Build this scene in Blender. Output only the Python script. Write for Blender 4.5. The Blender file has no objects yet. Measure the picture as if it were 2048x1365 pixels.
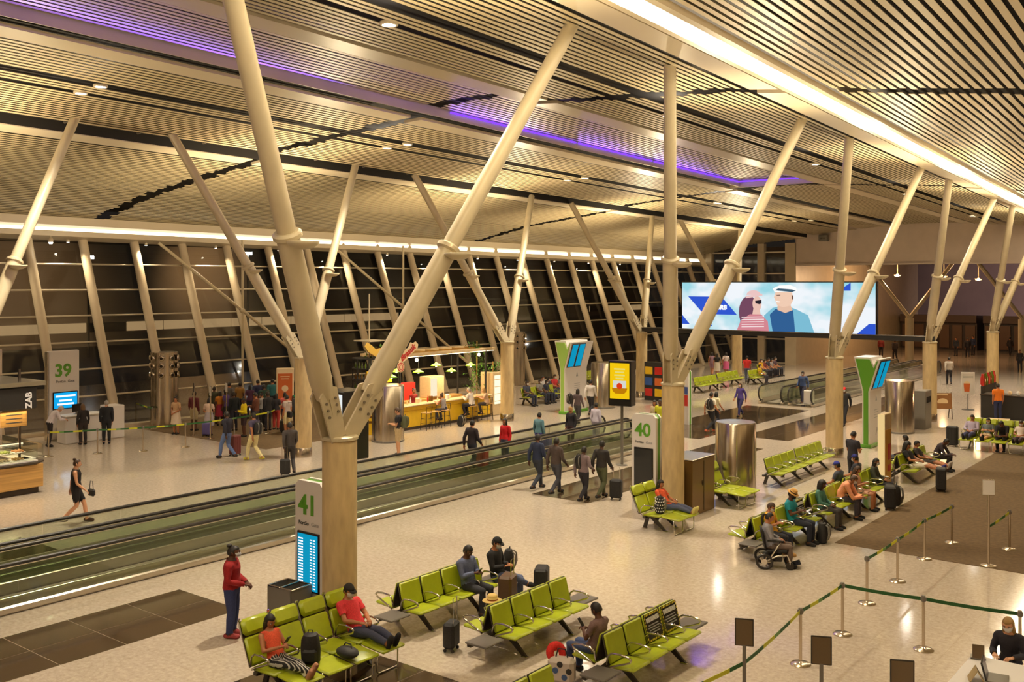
import bpy, bmesh, math, random
from mathutils import Vector, Matrix, Euler
R = random.Random(7)
PI = math.pi
S = bpy.context.scene
COL = S.collection
rad = math.radians

# ------------------------------------------------------------------ camera, world, exposure, lights
FPX, HOR, CX, CAMH = 1995.0, 565.0, 1024.0, 6.5
YAW = rad(38.3)
cam = bpy.data.cameras.new('camera')
cam.sensor_width = 36.0
cam.lens = FPX / 2048 * 36.0
cam.shift_y = -(682.5 - HOR) / 2048
cam.clip_end = 500
camo = bpy.data.objects.new('camera', cam)
camo.location = (0, 0, CAMH)
camo.rotation_euler = (PI / 2, 0, YAW)
COL.objects.link(camo)
S.camera = camo
w = bpy.data.worlds.new('night'); S.world = w
w.use_nodes = True
w.node_tree.nodes['Background'].inputs[0].default_value = (0.05, 0.04, 0.032, 1)
w.node_tree.nodes['Background'].inputs[1].default_value = 0.25
S.view_settings.view_transform = 'Standard'
S.view_settings.look = 'None'
S.view_settings.exposure = 0.12
S.view_settings.gamma = 1.0
S.view_settings.use_curve_mapping = False
cy = S.cycles
cy.use_denoising = True
cy.max_bounces = 6; cy.diffuse_bounces = 4; cy.glossy_bounces = 3
cy.transmission_bounces = 4; cy.transparent_max_bounces = 12
cy.caustics_reflective = False; cy.caustics_refractive = False
cy.sample_clamp_indirect = 4.0
cy.use_adaptive_sampling = True
cy.adaptive_threshold = 0.02

WARM = (1.0, 0.80, 0.52)
DOWN_W, UP_W, COVE_E, WCOVE_E = 2200.0, 1900.0, 18.0, 3.2

def pt(px, py, z=0.0):
    """point at height z seen at a pixel of the 2048x1365 photograph"""
    Z = FPX * (CAMH - z) / (py - HOR); l = (px - CX) / FPX * Z
    s, c = math.sin(YAW), math.cos(YAW)
    return (-s * Z + c * l, c * Z + s * l)

# ------------------------------------------------------------------ materials
MATS = {}
def mat(name, col, rough=0.5, metal=0.0, noise=None, emit=0.0, spec=0.5, bump=0.0, coat=0.0):
    if name in MATS: return MATS[name]
    m = bpy.data.materials.new(name); m.use_nodes = True
    nt = m.node_tree; b = nt.nodes['Principled BSDF']
    b.inputs['Base Color'].default_value = (*col, 1)
    b.inputs['Roughness'].default_value = rough
    b.inputs['Metallic'].default_value = metal
    b.inputs['Specular IOR Level'].default_value = spec
    if coat: b.inputs['Coat Weight'].default_value = coat; b.inputs['Coat Roughness'].default_value = 0.08
    if emit:
        b.inputs['Emission Color'].default_value = (*col, 1)
        b.inputs['Emission Strength'].default_value = emit
    if noise:
        sc, amt = noise[:2]
        st = noise[2] if len(noise) > 2 else (1, 1, 1)
        tc = nt.nodes.new('ShaderNodeTexCoord'); mp = nt.nodes.new('ShaderNodeMapping')
        mp.inputs['Scale'].default_value = st
        n = nt.nodes.new('ShaderNodeTexNoise'); n.inputs['Scale'].default_value = sc; n.inputs['Detail'].default_value = 4
        r = nt.nodes.new('ShaderNodeValToRGB')
        r.color_ramp.elements[0].position = 0.3; r.color_ramp.elements[1].position = 0.7
        r.color_ramp.elements[0].color = (*[max(0, c * (1 - amt)) for c in col], 1)
        r.color_ramp.elements[1].color = (*[min(1, c * (1 + amt)) for c in col], 1)
        L = nt.links.new
        L(tc.outputs['Object'], mp.inputs['Vector']); L(mp.outputs['Vector'], n.inputs['Vector'])
        L(n.outputs['Fac'], r.inputs['Fac']); L(r.outputs['Color'], b.inputs['Base Color'])
        if bump:
            bp = nt.nodes.new('ShaderNodeBump'); bp.inputs['Strength'].default_value = bump; bp.inputs['Distance'].default_value = 0.01
            L(n.outputs['Fac'], bp.inputs['Height']); L(bp.outputs['Normal'], b.inputs['Normal'])
    MATS[name] = m
    return m

def glassmat(name, tint, refl=1.0, rough=0.02, base=0.06):
    m = bpy.data.materials.new(name); m.use_nodes = True
    nt = m.node_tree; nt.nodes.clear(); L = nt.links.new
    o = nt.nodes.new('ShaderNodeOutputMaterial'); mx = nt.nodes.new('ShaderNodeMixShader')
    t = nt.nodes.new('ShaderNodeBsdfTransparent'); t.inputs[0].default_value = (*tint, 1)
    g = nt.nodes.new('ShaderNodeBsdfGlossy'); g.inputs['Roughness'].default_value = rough; g.inputs[0].default_value = (refl, refl, refl, 1)
    f = nt.nodes.new('ShaderNodeLayerWeight'); f.inputs[0].default_value = 0.5
    pw = nt.nodes.new('ShaderNodeMath'); pw.operation = 'POWER'; pw.inputs[1].default_value = 4.0; L(f.outputs['Facing'], pw.inputs[0])
    mm = nt.nodes.new('ShaderNodeMath'); mm.operation = 'ADD'; mm.inputs[1].default_value = base; mm.use_clamp = True
    L(pw.outputs[0], mm.inputs[0]); L(mm.outputs[0], mx.inputs[0]); L(t.outputs[0], mx.inputs[1]); L(g.outputs[0], mx.inputs[2]); L(mx.outputs[0], o.inputs[0])
    MATS[name] = m
    return m

def emis(name, col, strength):
    if name in MATS: return MATS[name]
    m = bpy.data.materials.new(name); m.use_nodes = True
    nt = m.node_tree; nt.nodes.clear()
    o = nt.nodes.new('ShaderNodeOutputMaterial'); e = nt.nodes.new('ShaderNodeEmission')
    e.inputs[0].default_value = (*col, 1); e.inputs[1].default_value = strength
    nt.links.new(e.outputs[0], o.inputs[0]); MATS[name] = m
    return m

def C(r, g, b):
    """sRGB 0-255 to linear"""
    f = lambda c: (c / 255 / 12.92) if c <= 10 else ((c / 255 + 0.055) / 1.055) ** 2.4
    return (f(r), f(g), f(b))
def cloth(r, g, b):
    return mat('cloth_%d_%d_%d' % (r, g, b), C(r, g, b), 0.85, noise=(60, 0.18), bump=0.15)

# floor: pale polished granite with faint joints
def floormat():
    m = bpy.data.materials.new('pale_granite'); m.use_nodes = True
    nt = m.node_tree; b = nt.nodes['Principled BSDF']; L = nt.links.new
    tc = nt.nodes.new('ShaderNodeTexCoord')
    n = nt.nodes.new('ShaderNodeTexNoise'); n.inputs['Scale'].default_value = 11; n.inputs['Detail'].default_value = 6; n.inputs['Roughness'].default_value = 0.75
    r = nt.nodes.new('ShaderNodeValToRGB')
    r.color_ramp.elements[0].position = 0.3; r.color_ramp.elements[1].position = 0.72
    r.color_ramp.elements[0].color = (0.40, 0.33, 0.255, 1); r.color_ramp.elements[1].color = (0.64, 0.55, 0.45, 1)
    br = nt.nodes.new('ShaderNodeTexBrick'); br.offset = 0.0
    br.inputs['Scale'].default_value = 1.0; br.inputs['Brick Width'].default_value = 1.22; br.inputs['Row Height'].default_value = 1.22
    br.inputs['Mortar Size'].default_value = 0.004; br.inputs['Color1'].default_value = (1, 1, 1, 1); br.inputs['Color2'].default_value = (0.97, 0.97, 0.97, 1); br.inputs['Mortar'].default_value = (0.84, 0.82, 0.78, 1)
    mx = nt.nodes.new('ShaderNodeMix'); mx.data_type = 'RGBA'; mx.blend_type = 'MULTIPLY'; mx.inputs[0].default_value = 1
    L(tc.outputs['Object'], n.inputs['Vector']); L(tc.outputs['Object'], br.inputs['Vector'])
    L(n.outputs['Fac'], r.inputs['Fac']); L(r.outputs['Color'], mx.inputs[6]); L(br.outputs['Color'], mx.inputs[7]); L(mx.outputs[2], b.inputs['Base Color'])
    b.inputs['Roughness'].default_value = 0.10; b.inputs['Specular IOR Level'].default_value = 0.6
    return m
M_floor = floormat()
M_dark = mat('dark_granite', (0.075, 0.05, 0.028), 0.08, noise=(30, 0.35), spec=0.6)
M_carpet = mat('brown_carpet', (0.12, 0.075, 0.032), 0.95, noise=(9, 0.2), bump=0.3)
M_slat = mat('slat_enamel', (0.47, 0.385, 0.235), 0.42, noise=(0.6, 0.06))
M_band = mat('ceiling_enamel', (0.54, 0.46, 0.33), 0.3, noise=(0.5, 0.05))
M_void_shade = mat('ceiling_void_shade', (0.012, 0.009, 0.007), 0.9)  # near black, shade of the ceiling gaps put into the colour
M_plaster = mat('white_plaster', (0.56, 0.46, 0.38), 0.7, noise=(1.2, 0.05))
M_conc = mat('fair_concrete', (0.50, 0.37, 0.18), 0.75, noise=(2.2, 0.16, (3, 3, 0.8)), bump=0.15)
M_strut = mat('cream_steel', (0.56, 0.48, 0.32), 0.38, noise=(3, 0.06))
M_bolt = mat('bolt_steel', (0.3, 0.26, 0.2), 0.4, 0.8)
M_mull = mat('mullion_cream', (0.55, 0.46, 0.32), 0.4, noise=(2, 0.05))
M_trans = mat('transom_alu', (0.62, 0.56, 0.44), 0.3, 0.6)
M_glass = glassmat('window_glass', (0.62, 0.62, 0.6), 0.75, 0.06, 0.055)
M_rail = glassmat('balustrade_glass', (0.86, 0.90, 0.83), 0.9, 0.03, 0.05)
M_clear = glassmat('clear_glass', (0.93, 0.95, 0.92), 0.9, 0.02, 0.02)
M_rubber = mat('black_rubber', (0.018, 0.014, 0.011), 0.35)
M_alu = mat('brushed_alu', (0.62, 0.56, 0.46), 0.25, 0.9, noise=(8, 0.1, (1, 0.1, 1)))
M_inox = mat('brushed_inox', (0.62, 0.54, 0.43), 0.22, 1.0, noise=(14, 0.12, (1, 1, 0.05)))
M_chrome = mat('chrome', (0.75, 0.72, 0.66), 0.12, 1.0)
M_lime = mat('lime_vinyl', (0.36, 0.42, 0.012), 0.33, noise=(5, 0.1), coat=0.2)
M_shell = mat('dark_seat_shell', (0.035, 0.026, 0.016), 0.4)
M_table = mat('grey_table', (0.12, 0.105, 0.085), 0.45)
M_white = mat('white_panel', (0.72, 0.68, 0.64), 0.35, coat=0.2)
M_green = mat('sign_green', (0.10, 0.32, 0.02), 0.35, coat=0.3)
M_lgreen = mat('pale_green_panel', (0.30, 0.52, 0.10), 0.35)
M_black = mat('black_gloss', (0.012, 0.011, 0.010), 0.18)
M_matblack = mat('black_matt', (0.018, 0.016, 0.014), 0.6)
M_text = mat('dark_lettering', (0.05, 0.05, 0.05), 0.5)
M_greytext = mat('grey_lettering', (0.35, 0.35, 0.35), 0.5)
M_wtext = mat('white_lettering', (0.85, 0.85, 0.85), 0.5)
M_wood = mat('warm_wood', (0.52, 0.30, 0.09), 0.35, noise=(3, 0.25, (1, 0.15, 6)))
M_dwood = mat('dark_plinth', (0.04, 0.025, 0.015), 0.5)
M_yellow = mat('yellow_laminate', (0.75, 0.47, 0.015), 0.35, noise=(4, 0.06))
M_counter = mat('pale_counter', (0.62, 0.47, 0.27), 0.3, noise=(10, 0.08))
M_red = mat('red_paint', (0.5, 0.02, 0.015), 0.4)
M_orange = mat('orange_print', (0.62, 0.14, 0.03), 0.5)
M_cream = mat('cream_paint', (0.85, 0.68, 0.42), 0.5)
M_leaf = mat('leaf_green', (0.08, 0.2, 0.02), 0.6, noise=(10, 0.4))
M_bglass = mat('bottle_green', (0.10, 0.16, 0.015), 0.15)
M_amber = mat('bottle_amber', (0.16, 0.07, 0.012), 0.15)
M_grey = mat('box_grey', (0.16, 0.145, 0.12), 0.4)
M_bag = mat('black_nylon', (0.014, 0.013, 0.013), 0.65, noise=(30, 0.3), bump=0.2)
M_beltg = mat('belt_green', (0.015, 0.10, 0.02), 0.6)
M_belty = mat('belt_yellow', (0.55, 0.55, 0.02), 0.6)
M_beltl = mat('belt_lightgreen', (0.14, 0.30, 0.08), 0.6)
E_cyan = emis('screen_cyan', C(15, 150, 190), 0.9)
E_white = emis('screen_white', (0.9, 0.95, 1.0), 1.1)
E_off = mat('screen_off', (0.02, 0.022, 0.024), 0.12)
M_paper = mat('paper_white', (0.75, 0.72, 0.68), 0.6)
M_eye = mat('eye_white', (0.7, 0.68, 0.65), 0.3)
M_iris = mat('eye_dark', (0.02, 0.012, 0.008), 0.3)
M_lip = mat('lip', (0.35, 0.12, 0.09), 0.5)

# ------------------------------------------------------------------ mesh builder
class B:
    def __init__(s): s.v = []; s.f = []; s.m = []; s.mi = 0; s.T = None
    def add(s, vs, fs, mi=None):
        o = len(s.v)
        s.v += [tuple(s.T @ Vector(p)) if s.T else tuple(p) for p in vs]
        k = s.mi if mi is None else mi
        for f in fs: s.f.append(tuple(i + o for i in f)); s.m.append(k)
    def box(s, c, d, rot=None, bev=0.0, mi=None):
        x, y, z = d[0] / 2, d[1] / 2, d[2] / 2
        if bev <= 0:
            vs = [(a * x, b * y, e * z) for a in (-1, 1) for b in (-1, 1) for e in (-1, 1)]
            fs = [(0, 1, 3, 2), (4, 6, 7, 5), (0, 4, 5, 1), (2, 3, 7, 6), (0, 2, 6, 4), (1, 5, 7, 3)]
        else:
            b_ = min(bev, x * .9, y * .9, z * .9)
            vs = []; idx = {}
            for a in (-1, 1):
                for b in (-1, 1):
                    for e in (-1, 1):
                        for k, q in enumerate(((0, b_, b_), (b_, 0, b_), (b_, b_, 0))):
                            idx[(a, b, e, k)] = len(vs)
                            vs.append((a * (x - q[0]), b * (y - q[1]), e * (z - q[2])))
            I = lambda a, b, e, k: idx[(a, b, e, k)]
            fs = []
            for a in (-1, 1):
                for k in range(3):
                    P = lambda u, v: I(*((a, u, v) if k == 0 else (u, a, v) if k == 1 else (u, v, a)), k)
                    fs.append((P(-1, -1), P(1, -1), P(1, 1), P(-1, 1)))
            for u in (-1, 1):
                for v in (-1, 1):
                    fs.append((I(u, v, -1, 0), I(u, v, 1, 0), I(u, v, 1, 1), I(u, v, -1, 1)))
                    fs.append((I(u, -1, v, 0), I(u, 1, v, 0), I(u, 1, v, 2), I(u, -1, v, 2)))
                    fs.append((I(-1, u, v, 1), I(1, u, v, 1), I(1, u, v, 2), I(-1, u, v, 2)))
            for a in (-1, 1):
                for b in (-1, 1):
                    for e in (-1, 1): fs.append((I(a, b, e, 0), I(a, b, e, 1), I(a, b, e, 2)))
        M_ = Matrix.Translation(c)
        if rot: M_ = M_ @ Euler(rot).to_matrix().to_4x4()
        s.add([M_ @ Vector(p) for p in vs], fs, mi)
    def frame(s, d):
        d = Vector(d).normalized(); u = Vector((0, 0, 1)) if abs(d.z) < .95 else Vector((0, 1, 0))
        a = d.cross(u).normalized(); return a, a.cross(d)
    def tube(s, p, q, r0, r1=None, n=10, caps=True, mi=None):
        s.path([p, q], [r0, r0 if r1 is None else r1], n, caps, mi)
    def path(s, ps, r, n=8, caps=True, mi=None, closed=False):
        ps = [Vector(p) for p in ps]; N = len(ps)
        rs = r if isinstance(r, (list, tuple)) else [r] * N
        vs = []; fs = []; a = None
        for i, p in enumerate(ps):
            t = (ps[(i + 1) % N] - ps[i - 1]) if closed else (ps[min(i + 1, N - 1)] - ps[max(i - 1, 0)])
            t.normalize()
            if a is None: a, b = s.frame(t)
            else:
                a = (a - t * a.dot(t)).normalized(); b = a.cross(t)
            for k in range(n):
                g = 2 * PI * k / n; vs.append(p + (a * math.cos(g) + b * math.sin(g)) * rs[i])
        for i in range(N if closed else N - 1):
            j = (i + 1) % N
            for k in range(n):
                l = (k + 1) % n; fs.append((i * n + k, i * n + l, j * n + l, j * n + k))
        if caps and not closed: fs += [tuple(range(n)), tuple(reversed(range((N - 1) * n, N * n)))]
        s.add(vs, fs, mi)
    def rings(s, rg, caps=True, mi=None):
        n = len(rg[0]); vs = [p for r in rg for p in r]; fs = []
        for i in range(len(rg) - 1):
            for k in range(n):
                l = (k + 1) % n; fs.append((i * n + k, i * n + l, (i + 1) * n + l, (i + 1) * n + k))
        if caps: fs += [tuple(reversed(range(n))), tuple(range((len(rg) - 1) * n, len(rg) * n))]
        s.add(vs, fs, mi)
    def lathe(s, prof, c=(0, 0, 0), n=16, mi=None, caps=True):
        s.rings([[(c[0] + r * math.cos(2 * PI * k / n), c[1] + r * math.sin(2 * PI * k / n), c[2] + z) for k in range(n)] for r, z in prof], caps, mi)
    def ell(s, c, r, nu=10, nv=6, mi=None, rot=None):
        rg = []
        for j in range(nv + 1):
            th = PI * (j + .02) / (nv + .04)
            rg.append([Vector((r[0] * math.sin(th) * math.cos(2 * PI * k / nu), r[1] * math.sin(th) * math.sin(2 * PI * k / nu), -r[2] * math.cos(th))) for k in range(nu)])
        Q = Euler(rot).to_matrix() if rot else Matrix.Identity(3)
        s.rings([[Q @ p + Vector(c) for p in g] for g in rg], True, mi)
    def prism(s, poly, o, ux, uy, d, mi=None):
        """polygon in the plane o+ux,uy, pushed along d"""
        o, ux, uy, d = map(Vector, (o, ux, uy, d)); n = len(poly)
        lo = [o + ux * a + uy * b for a, b in poly]; hi = [p + d for p in lo]
        s.add(lo + hi, [tuple(reversed(range(n))), tuple(range(n, 2 * n))] + [(i, (i + 1) % n, (i + 1) % n + n, i + n) for i in range(n)], mi)
    def hexa(s, p8, mi=None):
        s.add(p8, [(0, 1, 3, 2), (4, 6, 7, 5), (0, 4, 5, 1), (2, 3, 7, 6), (0, 2, 6, 4), (1, 5, 7, 3)], mi)
    def mesh(s, name, mats, smooth=False):
        me = bpy.data.meshes.new(name); me.from_pydata(s.v, [], s.f)
        for m in (mats if isinstance(mats, (list, tuple)) else [mats]): me.materials.append(m)
        me.polygons.foreach_set('material_index', s.m)
        bm = bmesh.new(); bm.from_mesh(me); bmesh.ops.recalc_face_normals(bm, faces=bm.faces); bm.to_mesh(me); bm.free()
        if smooth: me.shade_smooth() if smooth is True else me.polygons.foreach_set('use_smooth', [True] * len(me.polygons))
        if smooth == 'auto':
            me.set_sharp_from_angle(angle=rad(38))
        return me
    def build(s, name, mats, parent=None, loc=(0, 0, 0), rz=0.0, smooth=False):
        return ob(name, s.mesh(name, mats, smooth), parent, loc, rz)

def ob(name, me, parent=None, loc=(0, 0, 0), rz=0.0, rot=None):
    o = bpy.data.objects.new(name, me); COL.objects.link(o)
    o.location = loc; o.rotation_euler = rot if rot else (0, 0, rz)
    if parent: o.parent = parent
    return o
def tag(o, label, cat, group=None, kind=None):
    o['label'] = label
    if cat: o['category'] = cat
    if group: o['group'] = group
    if kind: o['kind'] = kind
    return o
def thing(name, label, cat, loc=(0, 0, 0), rz=0.0, group=None):
    o = bpy.data.objects.new(name, None); o.empty_display_size = 0.2; COL.objects.link(o)
    o.location = loc; o.rotation_euler = (0, 0, rz)
    return tag(o, label, cat, group)
def struct(o, label=None):
    o['kind'] = 'structure'
    if label: o['label'] = label
    return o
def sroot(name, label):
    o = bpy.data.objects.new(name, None); COL.objects.link(o); return struct(o, label)
def text(s, size, m, parent, loc, rot=(PI / 2, 0, 0), ext=0.004, align='LEFT', name='lettering', shear=0.0, bold=0.0):
    cu = bpy.data.curves.new('t', 'FONT'); cu.body = s; cu.size = size; cu.extrude = ext; cu.align_x = align; cu.shear = shear; cu.offset = bold
    cu.resolution_u = 4
    t = bpy.data.objects.new('t', cu); COL.objects.link(t)
    me = bpy.data.meshes.new_from_object(t.evaluated_get(bpy.context.evaluated_depsgraph_get()))
    bpy.data.objects.remove(t); bpy.data.curves.remove(cu)
    me.materials.clear(); me.materials.append(m)
    return ob(name, me, parent, loc, 0, rot)
def lamp(kind, name, loc, power, col=WARM, rot=(0, 0, 0), size=0.3, size_y=None, spread=None, spot=None, blend=0.6):
    l = bpy.data.lights.new(name, kind); l.energy = power; l.color = col
    if kind == 'AREA':
        l.size = size
        if size_y: l.shape = 'RECTANGLE'; l.size_y = size_y
        else: l.shape = 'DISK'
        if spread: l.spread = spread
    elif kind == 'SPOT':
        l.shadow_soft_size = size; l.spot_size = spot; l.spot_blend = blend
    else: l.shadow_soft_size = size
    o = bpy.data.objects.new(name, l); COL.objects.link(o); o.location = loc; o.rotation_euler = rot
    return o

ORD = ('first', 'second', 'third', 'fourth', 'fifth', 'sixth', 'seventh', 'eighth', 'ninth', 'tenth', 'eleventh', 'twelfth', 'thirteenth', 'fourteenth', 'fifteenth', 'sixteenth', 'seventeenth', 'eighteenth')
def lerp(tab, x):
    if x <= tab[0][0]: return tab[0][1]
    for (a, b), (c, d) in zip(tab, tab[1:]):
        if x <= c: return b + (d - b) * (x - a) / (c - a)
    return tab[-1][1]
# ------------------------------------------------------------------ people: body templates per pose and build
V3 = Vector
def mir(p): return V3((-p[0], p[1], p[2]))
def pose_joints(pose):
    J = dict(pel=(0, 0, .94), spi=(0, 0, 1.12), che=(0, 0, 1.31), neb=(0, -.01, 1.445), net=(0, .01, 1.52), head=(0, .03, 1.60), pitch=-.05,
             shoL=(-.185, -.005, 1.385), elbL=(-.225, -.03, 1.10), wriL=(-.215, .05, .86),
             hipL=(-.09, 0, .90), kneL=(-.095, .02, .49), ankL=(-.1, -.015, .085), toe=(0, 1, 0), fold=0)
    sit = dict(pel=(0, 0, .53), spi=(0, -.05, .70), che=(0, -.08, .89), neb=(0, -.085, 1.025), net=(0, -.06, 1.10), head=(0, -.03, 1.175), pitch=-.2,
               shoL=(-.18, -.085, .965), elbL=(-.235, .01, .71), wriL=(-.10, .22, .65), hipL=(-.09, .02, .51), kneL=(-.12, .44, .51), ankL=(-.12, .43, .085))
    rec = dict(pel=(0, 0, .54), spi=(0, -.10, .69), che=(0, -.2, .86), neb=(0, -.26, .985), net=(0, -.25, 1.06), head=(0, -.225, 1.14), pitch=-.3,
               shoL=(-.18, -.235, .925), elbL=(-.235, -.05, .72), wriL=(-.1, .17, .70), hipL=(-.09, .02, .52), kneL=(-.11, .44, .58), ankL=(-.08, .83, .50), toe=(0, .35, .93))
    P = {}
    P['stand'] = {}
    P['phone'] = dict(wriL=(-.07, .27, 1.14), elbL=(-.22, .05, 1.10), pitch=-.45)
    P['clasp'] = dict(wriL=(-.055, .22, 1.0), elbL=(-.235, .0, 1.12))
    P['walk'] = dict(kneL=(-.09, .2, .50), ankL=(-.085, .26, .10), kneR=(.09, .03, .49), ankR=(.085, -.33, .15), elbL=(-.225, -.14, 1.12), wriL=(-.21, -.16, .88), elbR=(.225, .05, 1.10), wriR=(.2, .24, .93))
    P['bagwalk'] = dict(P['walk'], elbR=(.26, -.03, 1.13), wriR=(.24, .16, 1.03))
    P['lean'] = dict(spi=(0, .05, 1.11), che=(0, .17, 1.26), neb=(0, .27, 1.36), net=(0, .33, 1.40), head=(0, .39, 1.45), pitch=-.5, shoL=(-.18, .24, 1.31), elbL=(-.23, .34, 1.06), wriL=(-.12, .52, 1.03), ankL=(-.1, -.06, .085), kneL=(-.1, 0, .49))
    P['sit'] = sit
    P['sitphone'] = dict(sit, wriL=(-.06, .2, .80), elbL=(-.22, .02, .73), pitch=-.5)
    P['sitcross'] = dict(sit, wriL=(-.08, .2, .76), elbL=(-.22, .0, .72), kneR=(.08, .43, .58), ankR=(-.10, .60, .42), pitch=-.4)
    P['sitfwd'] = dict(sit, spi=(0, .02, .70), che=(0, .13, .86), neb=(0, .22, .96), net=(0, .27, 1.01), head=(0, .33, 1.06), pitch=-.5, shoL=(-.18, .18, .91), elbL=(-.2, .36, .60), wriL=(-.05, .56, .62))
    P['recline'] = rec
    P['recphone'] = dict(rec, wriL=(-.06, .12, .82), elbL=(-.22, -.09, .72), pitch=-.4)
    P['reccross'] = dict(rec, wriL=(-.06, .13, .80), elbL=(-.22, -.09, .72), kneR=(.12, .42, .60), ankR=(-.03, .84, .55), kneL=(-.1, .44, .56), ankL=(.02, .82, .47), pitch=-.35)
    st = dict(pel=(0, 0, .83), spi=(0, .03, 1.0), che=(0, .09, 1.18), neb=(0, .12, 1.31), net=(0, .15, 1.38), head=(0, .18, 1.455), pitch=-.1,
              shoL=(-.185, .1, 1.25), elbL=(-.24, .2, 1.04), wriL=(-.13, .44, 1.14), hipL=(-.09, .02, .80), kneL=(-.13, .40, .78), ankL=(-.12, .30, .37))
    P['stool'] = st
    P['type'] = dict(sit, wriL=(-.12, .36, .76), elbL=(-.23, .08, .74), spi=(0, -.01, .70), che=(0, .02, .89), neb=(0, .04, 1.025), net=(0, .07, 1.10), head=(0, .1, 1.17), shoL=(-.18, .03, .965), pitch=-.35)
    J.update(P[pose])
    for k in list(J):
        if k.endswith('L') and k[:-1] + 'R' not in J: J[k[:-1] + 'R'] = mir(J[k])
    return {k: (V3(v) if isinstance(v, tuple) else v) for k, v in J.items()}

def make_body(pose, fem, detail):
    J = pose_joints(pose)
    b = B()
    sw = .9 if fem else 1.0
    # torso loft
    c0 = J['pel'] + (J['pel'] - J['spi']).normalized() * .10
    shl = J['che'].lerp(J['neb'], .62)
    rows = [(c0, .12, .10), (J['pel'], .172 if fem else .163, .125), (J['pel'].lerp(J['spi'], .5), .155, .118), (J['spi'], .125 if fem else .145, .105), (J['spi'].lerp(J['che'], .5), .145 * sw, .112),
            (J['che'], .17 * sw, .122), (shl, .172 * sw, .10), (J['neb'], .075, .065), (J['net'], .054, .056), (J['head'], .05, .055)]
    rg = []
    for i, (c, hx, hy) in enumerate(rows):
        t = (rows[min(i + 1, len(rows) - 1)][0] - rows[max(i - 1, 0)][0]).normalized()
        n = V3((1, 0, 0)).cross(t) * -1
        rg.append([c + V3((1, 0, 0)) * hx * math.cos(2 * PI * k / 16) + n * hy * math.sin(2 * PI * k / 16) for k in range(16)])
    b.rings(rg)
    def limb(ps, rs):
        b.path(ps, rs, 10)
        for p, r in zip(ps, rs): b.ell(p, (r, r, r), 10, 6)
    for s in 'LR':
        sh, el, wr = J['sho' + s], J['elb' + s], J['wri' + s]
        if fem: sh = V3((sh.x * .9, sh.y, sh.z))
        limb([sh, sh.lerp(el, .45), el, el.lerp(wr, .35), wr], [.062 * sw, .052 * sw, .043 * sw, .044 * sw, .030])
        b.path([shl, sh], [.07, .06], 8)
        hp, kn, an = J['hip' + s], J['kne' + s], J['ank' + s]
        limb([hp, hp.lerp(kn, .4), kn, kn.lerp(an, .35), an], [.092, .082, .058, .06, .042])
        t = J['toe'].normalized(); dn = (kn - an).normalized()
        heel = an - t * .045 - dn * .03
        b.path([heel, an + t * .05 - dn * .035, an + t * .125 - dn * .05, an + t * .17 - dn * .055], [.038, .045, .042, .028], 8)
        b.ell(heel, (.04, .04, .04), 8, 6)
    me = b.mesh('tmp', [M_white])
    o = bpy.data.objects.new('tmp', me); COL.objects.link(o)
    r = o.modifiers.new('r', 'REMESH'); r.mode = 'VOXEL'; r.voxel_size = .019
    sm = o.modifiers.new('s', 'SMOOTH'); sm.factor = .5; sm.iterations = 3
    d = o.modifiers.new('d', 'DECIMATE'); d.ratio = .42 if detail else .16
    me2 = bpy.data.meshes.new_from_object(o.evaluated_get(bpy.context.evaluated_depsgraph_get()))
    bpy.data.objects.remove(o)
    # classify faces by nearest bone
    bones = []
    for s in 'LR':
        bones += [('ua', J['sho' + s], J['elb' + s], .055), ('fa', J['elb' + s], J['wri' + s], .04), ('th', J['hip' + s], J['kne' + s], .075), ('sh', J['kne' + s], J['ank' + s], .05),
                  ('ft', J['ank' + s] - (J['kne' + s] - J['ank' + s]).normalized() * .035 - J['toe'] * .03, J['ank' + s] - (J['kne' + s] - J['ank' + s]).normalized() * .045 + J['toe'] * .15, .045)]
    bones += [('lo', c0, J['spi'], .14), ('up', J['spi'], shl, .15), ('nk', J['neb'], J['head'], .055)]
    info = []
    for p in me2.polygons:
        best = None
        for n, a, e, r_ in bones:
            ab = e - a; t = max(0, min(1, (p.center - a).dot(ab) / ab.length_squared))
            dd = (p.center - (a + ab * t)).length / r_
            if best is None or dd < best[0]: best = (dd, n, t)
        nx = J['net'] - J['neb']; tn = (p.center - J['neb']).dot(nx) / nx.length_squared
        if tn > .05 and best[1] == 'up' and (p.center - J['neb'] - nx * tn).length < .10: best = (0, 'nk', max(.1, min(1, tn)))
        info.append((best[1], best[2]))
    def shell(pred, off, name):
        keep = [p for p, i in zip(me2.polygons, info) if pred(*i)]
        mp = {}; vs = []; fs = []
        for p in keep:
            f = []
            for vi in p.vertices:
                if vi not in mp:
                    v = me2.vertices[vi]; mp[vi] = len(vs)
                    k = off * (1 + .35 * math.sin(v.co.z * 70 + v.co.x * 31) * math.sin(v.co.y * 43 + v.co.z * 23))
                    vs.append(v.co + v.normal * k)
                f.append(mp[vi])
            fs.append(f)
        m = bpy.data.meshes.new(name); m.from_pydata(vs, [], fs); m.materials.append(M_white); m.shade_smooth()
        return m
    T = dict(J=J)
    trunk = lambda n, t: n == 'up' or (n == 'lo' and t > .35) or (n == 'nk' and t < .12)
    T['long'] = shell(lambda n, t: trunk(n, t) or n == 'ua' or (n == 'fa' and t < .93), .015, 'long_top')
    T['short'] = shell(lambda n, t: trunk(n, t) or (n == 'ua' and t < .62), .014, 'short_top')
    T['vest'] = shell(lambda n, t: (trunk(n, t) and n != 'nk') , .011, 'vest_top')
    T['trousers'] = shell(lambda n, t: n == 'lo' and t < .6 or n == 'th' or (n == 'sh' and t < .96), .013, 'trousers')
    T['shorts'] = shell(lambda n, t: n == 'lo' and t < .6 or (n == 'th' and t < .9), .022, 'shorts')
    T['dress'] = shell(lambda n, t: n in ('up', 'lo') or (n == 'th' and t < .75), .018, 'dress')
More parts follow.
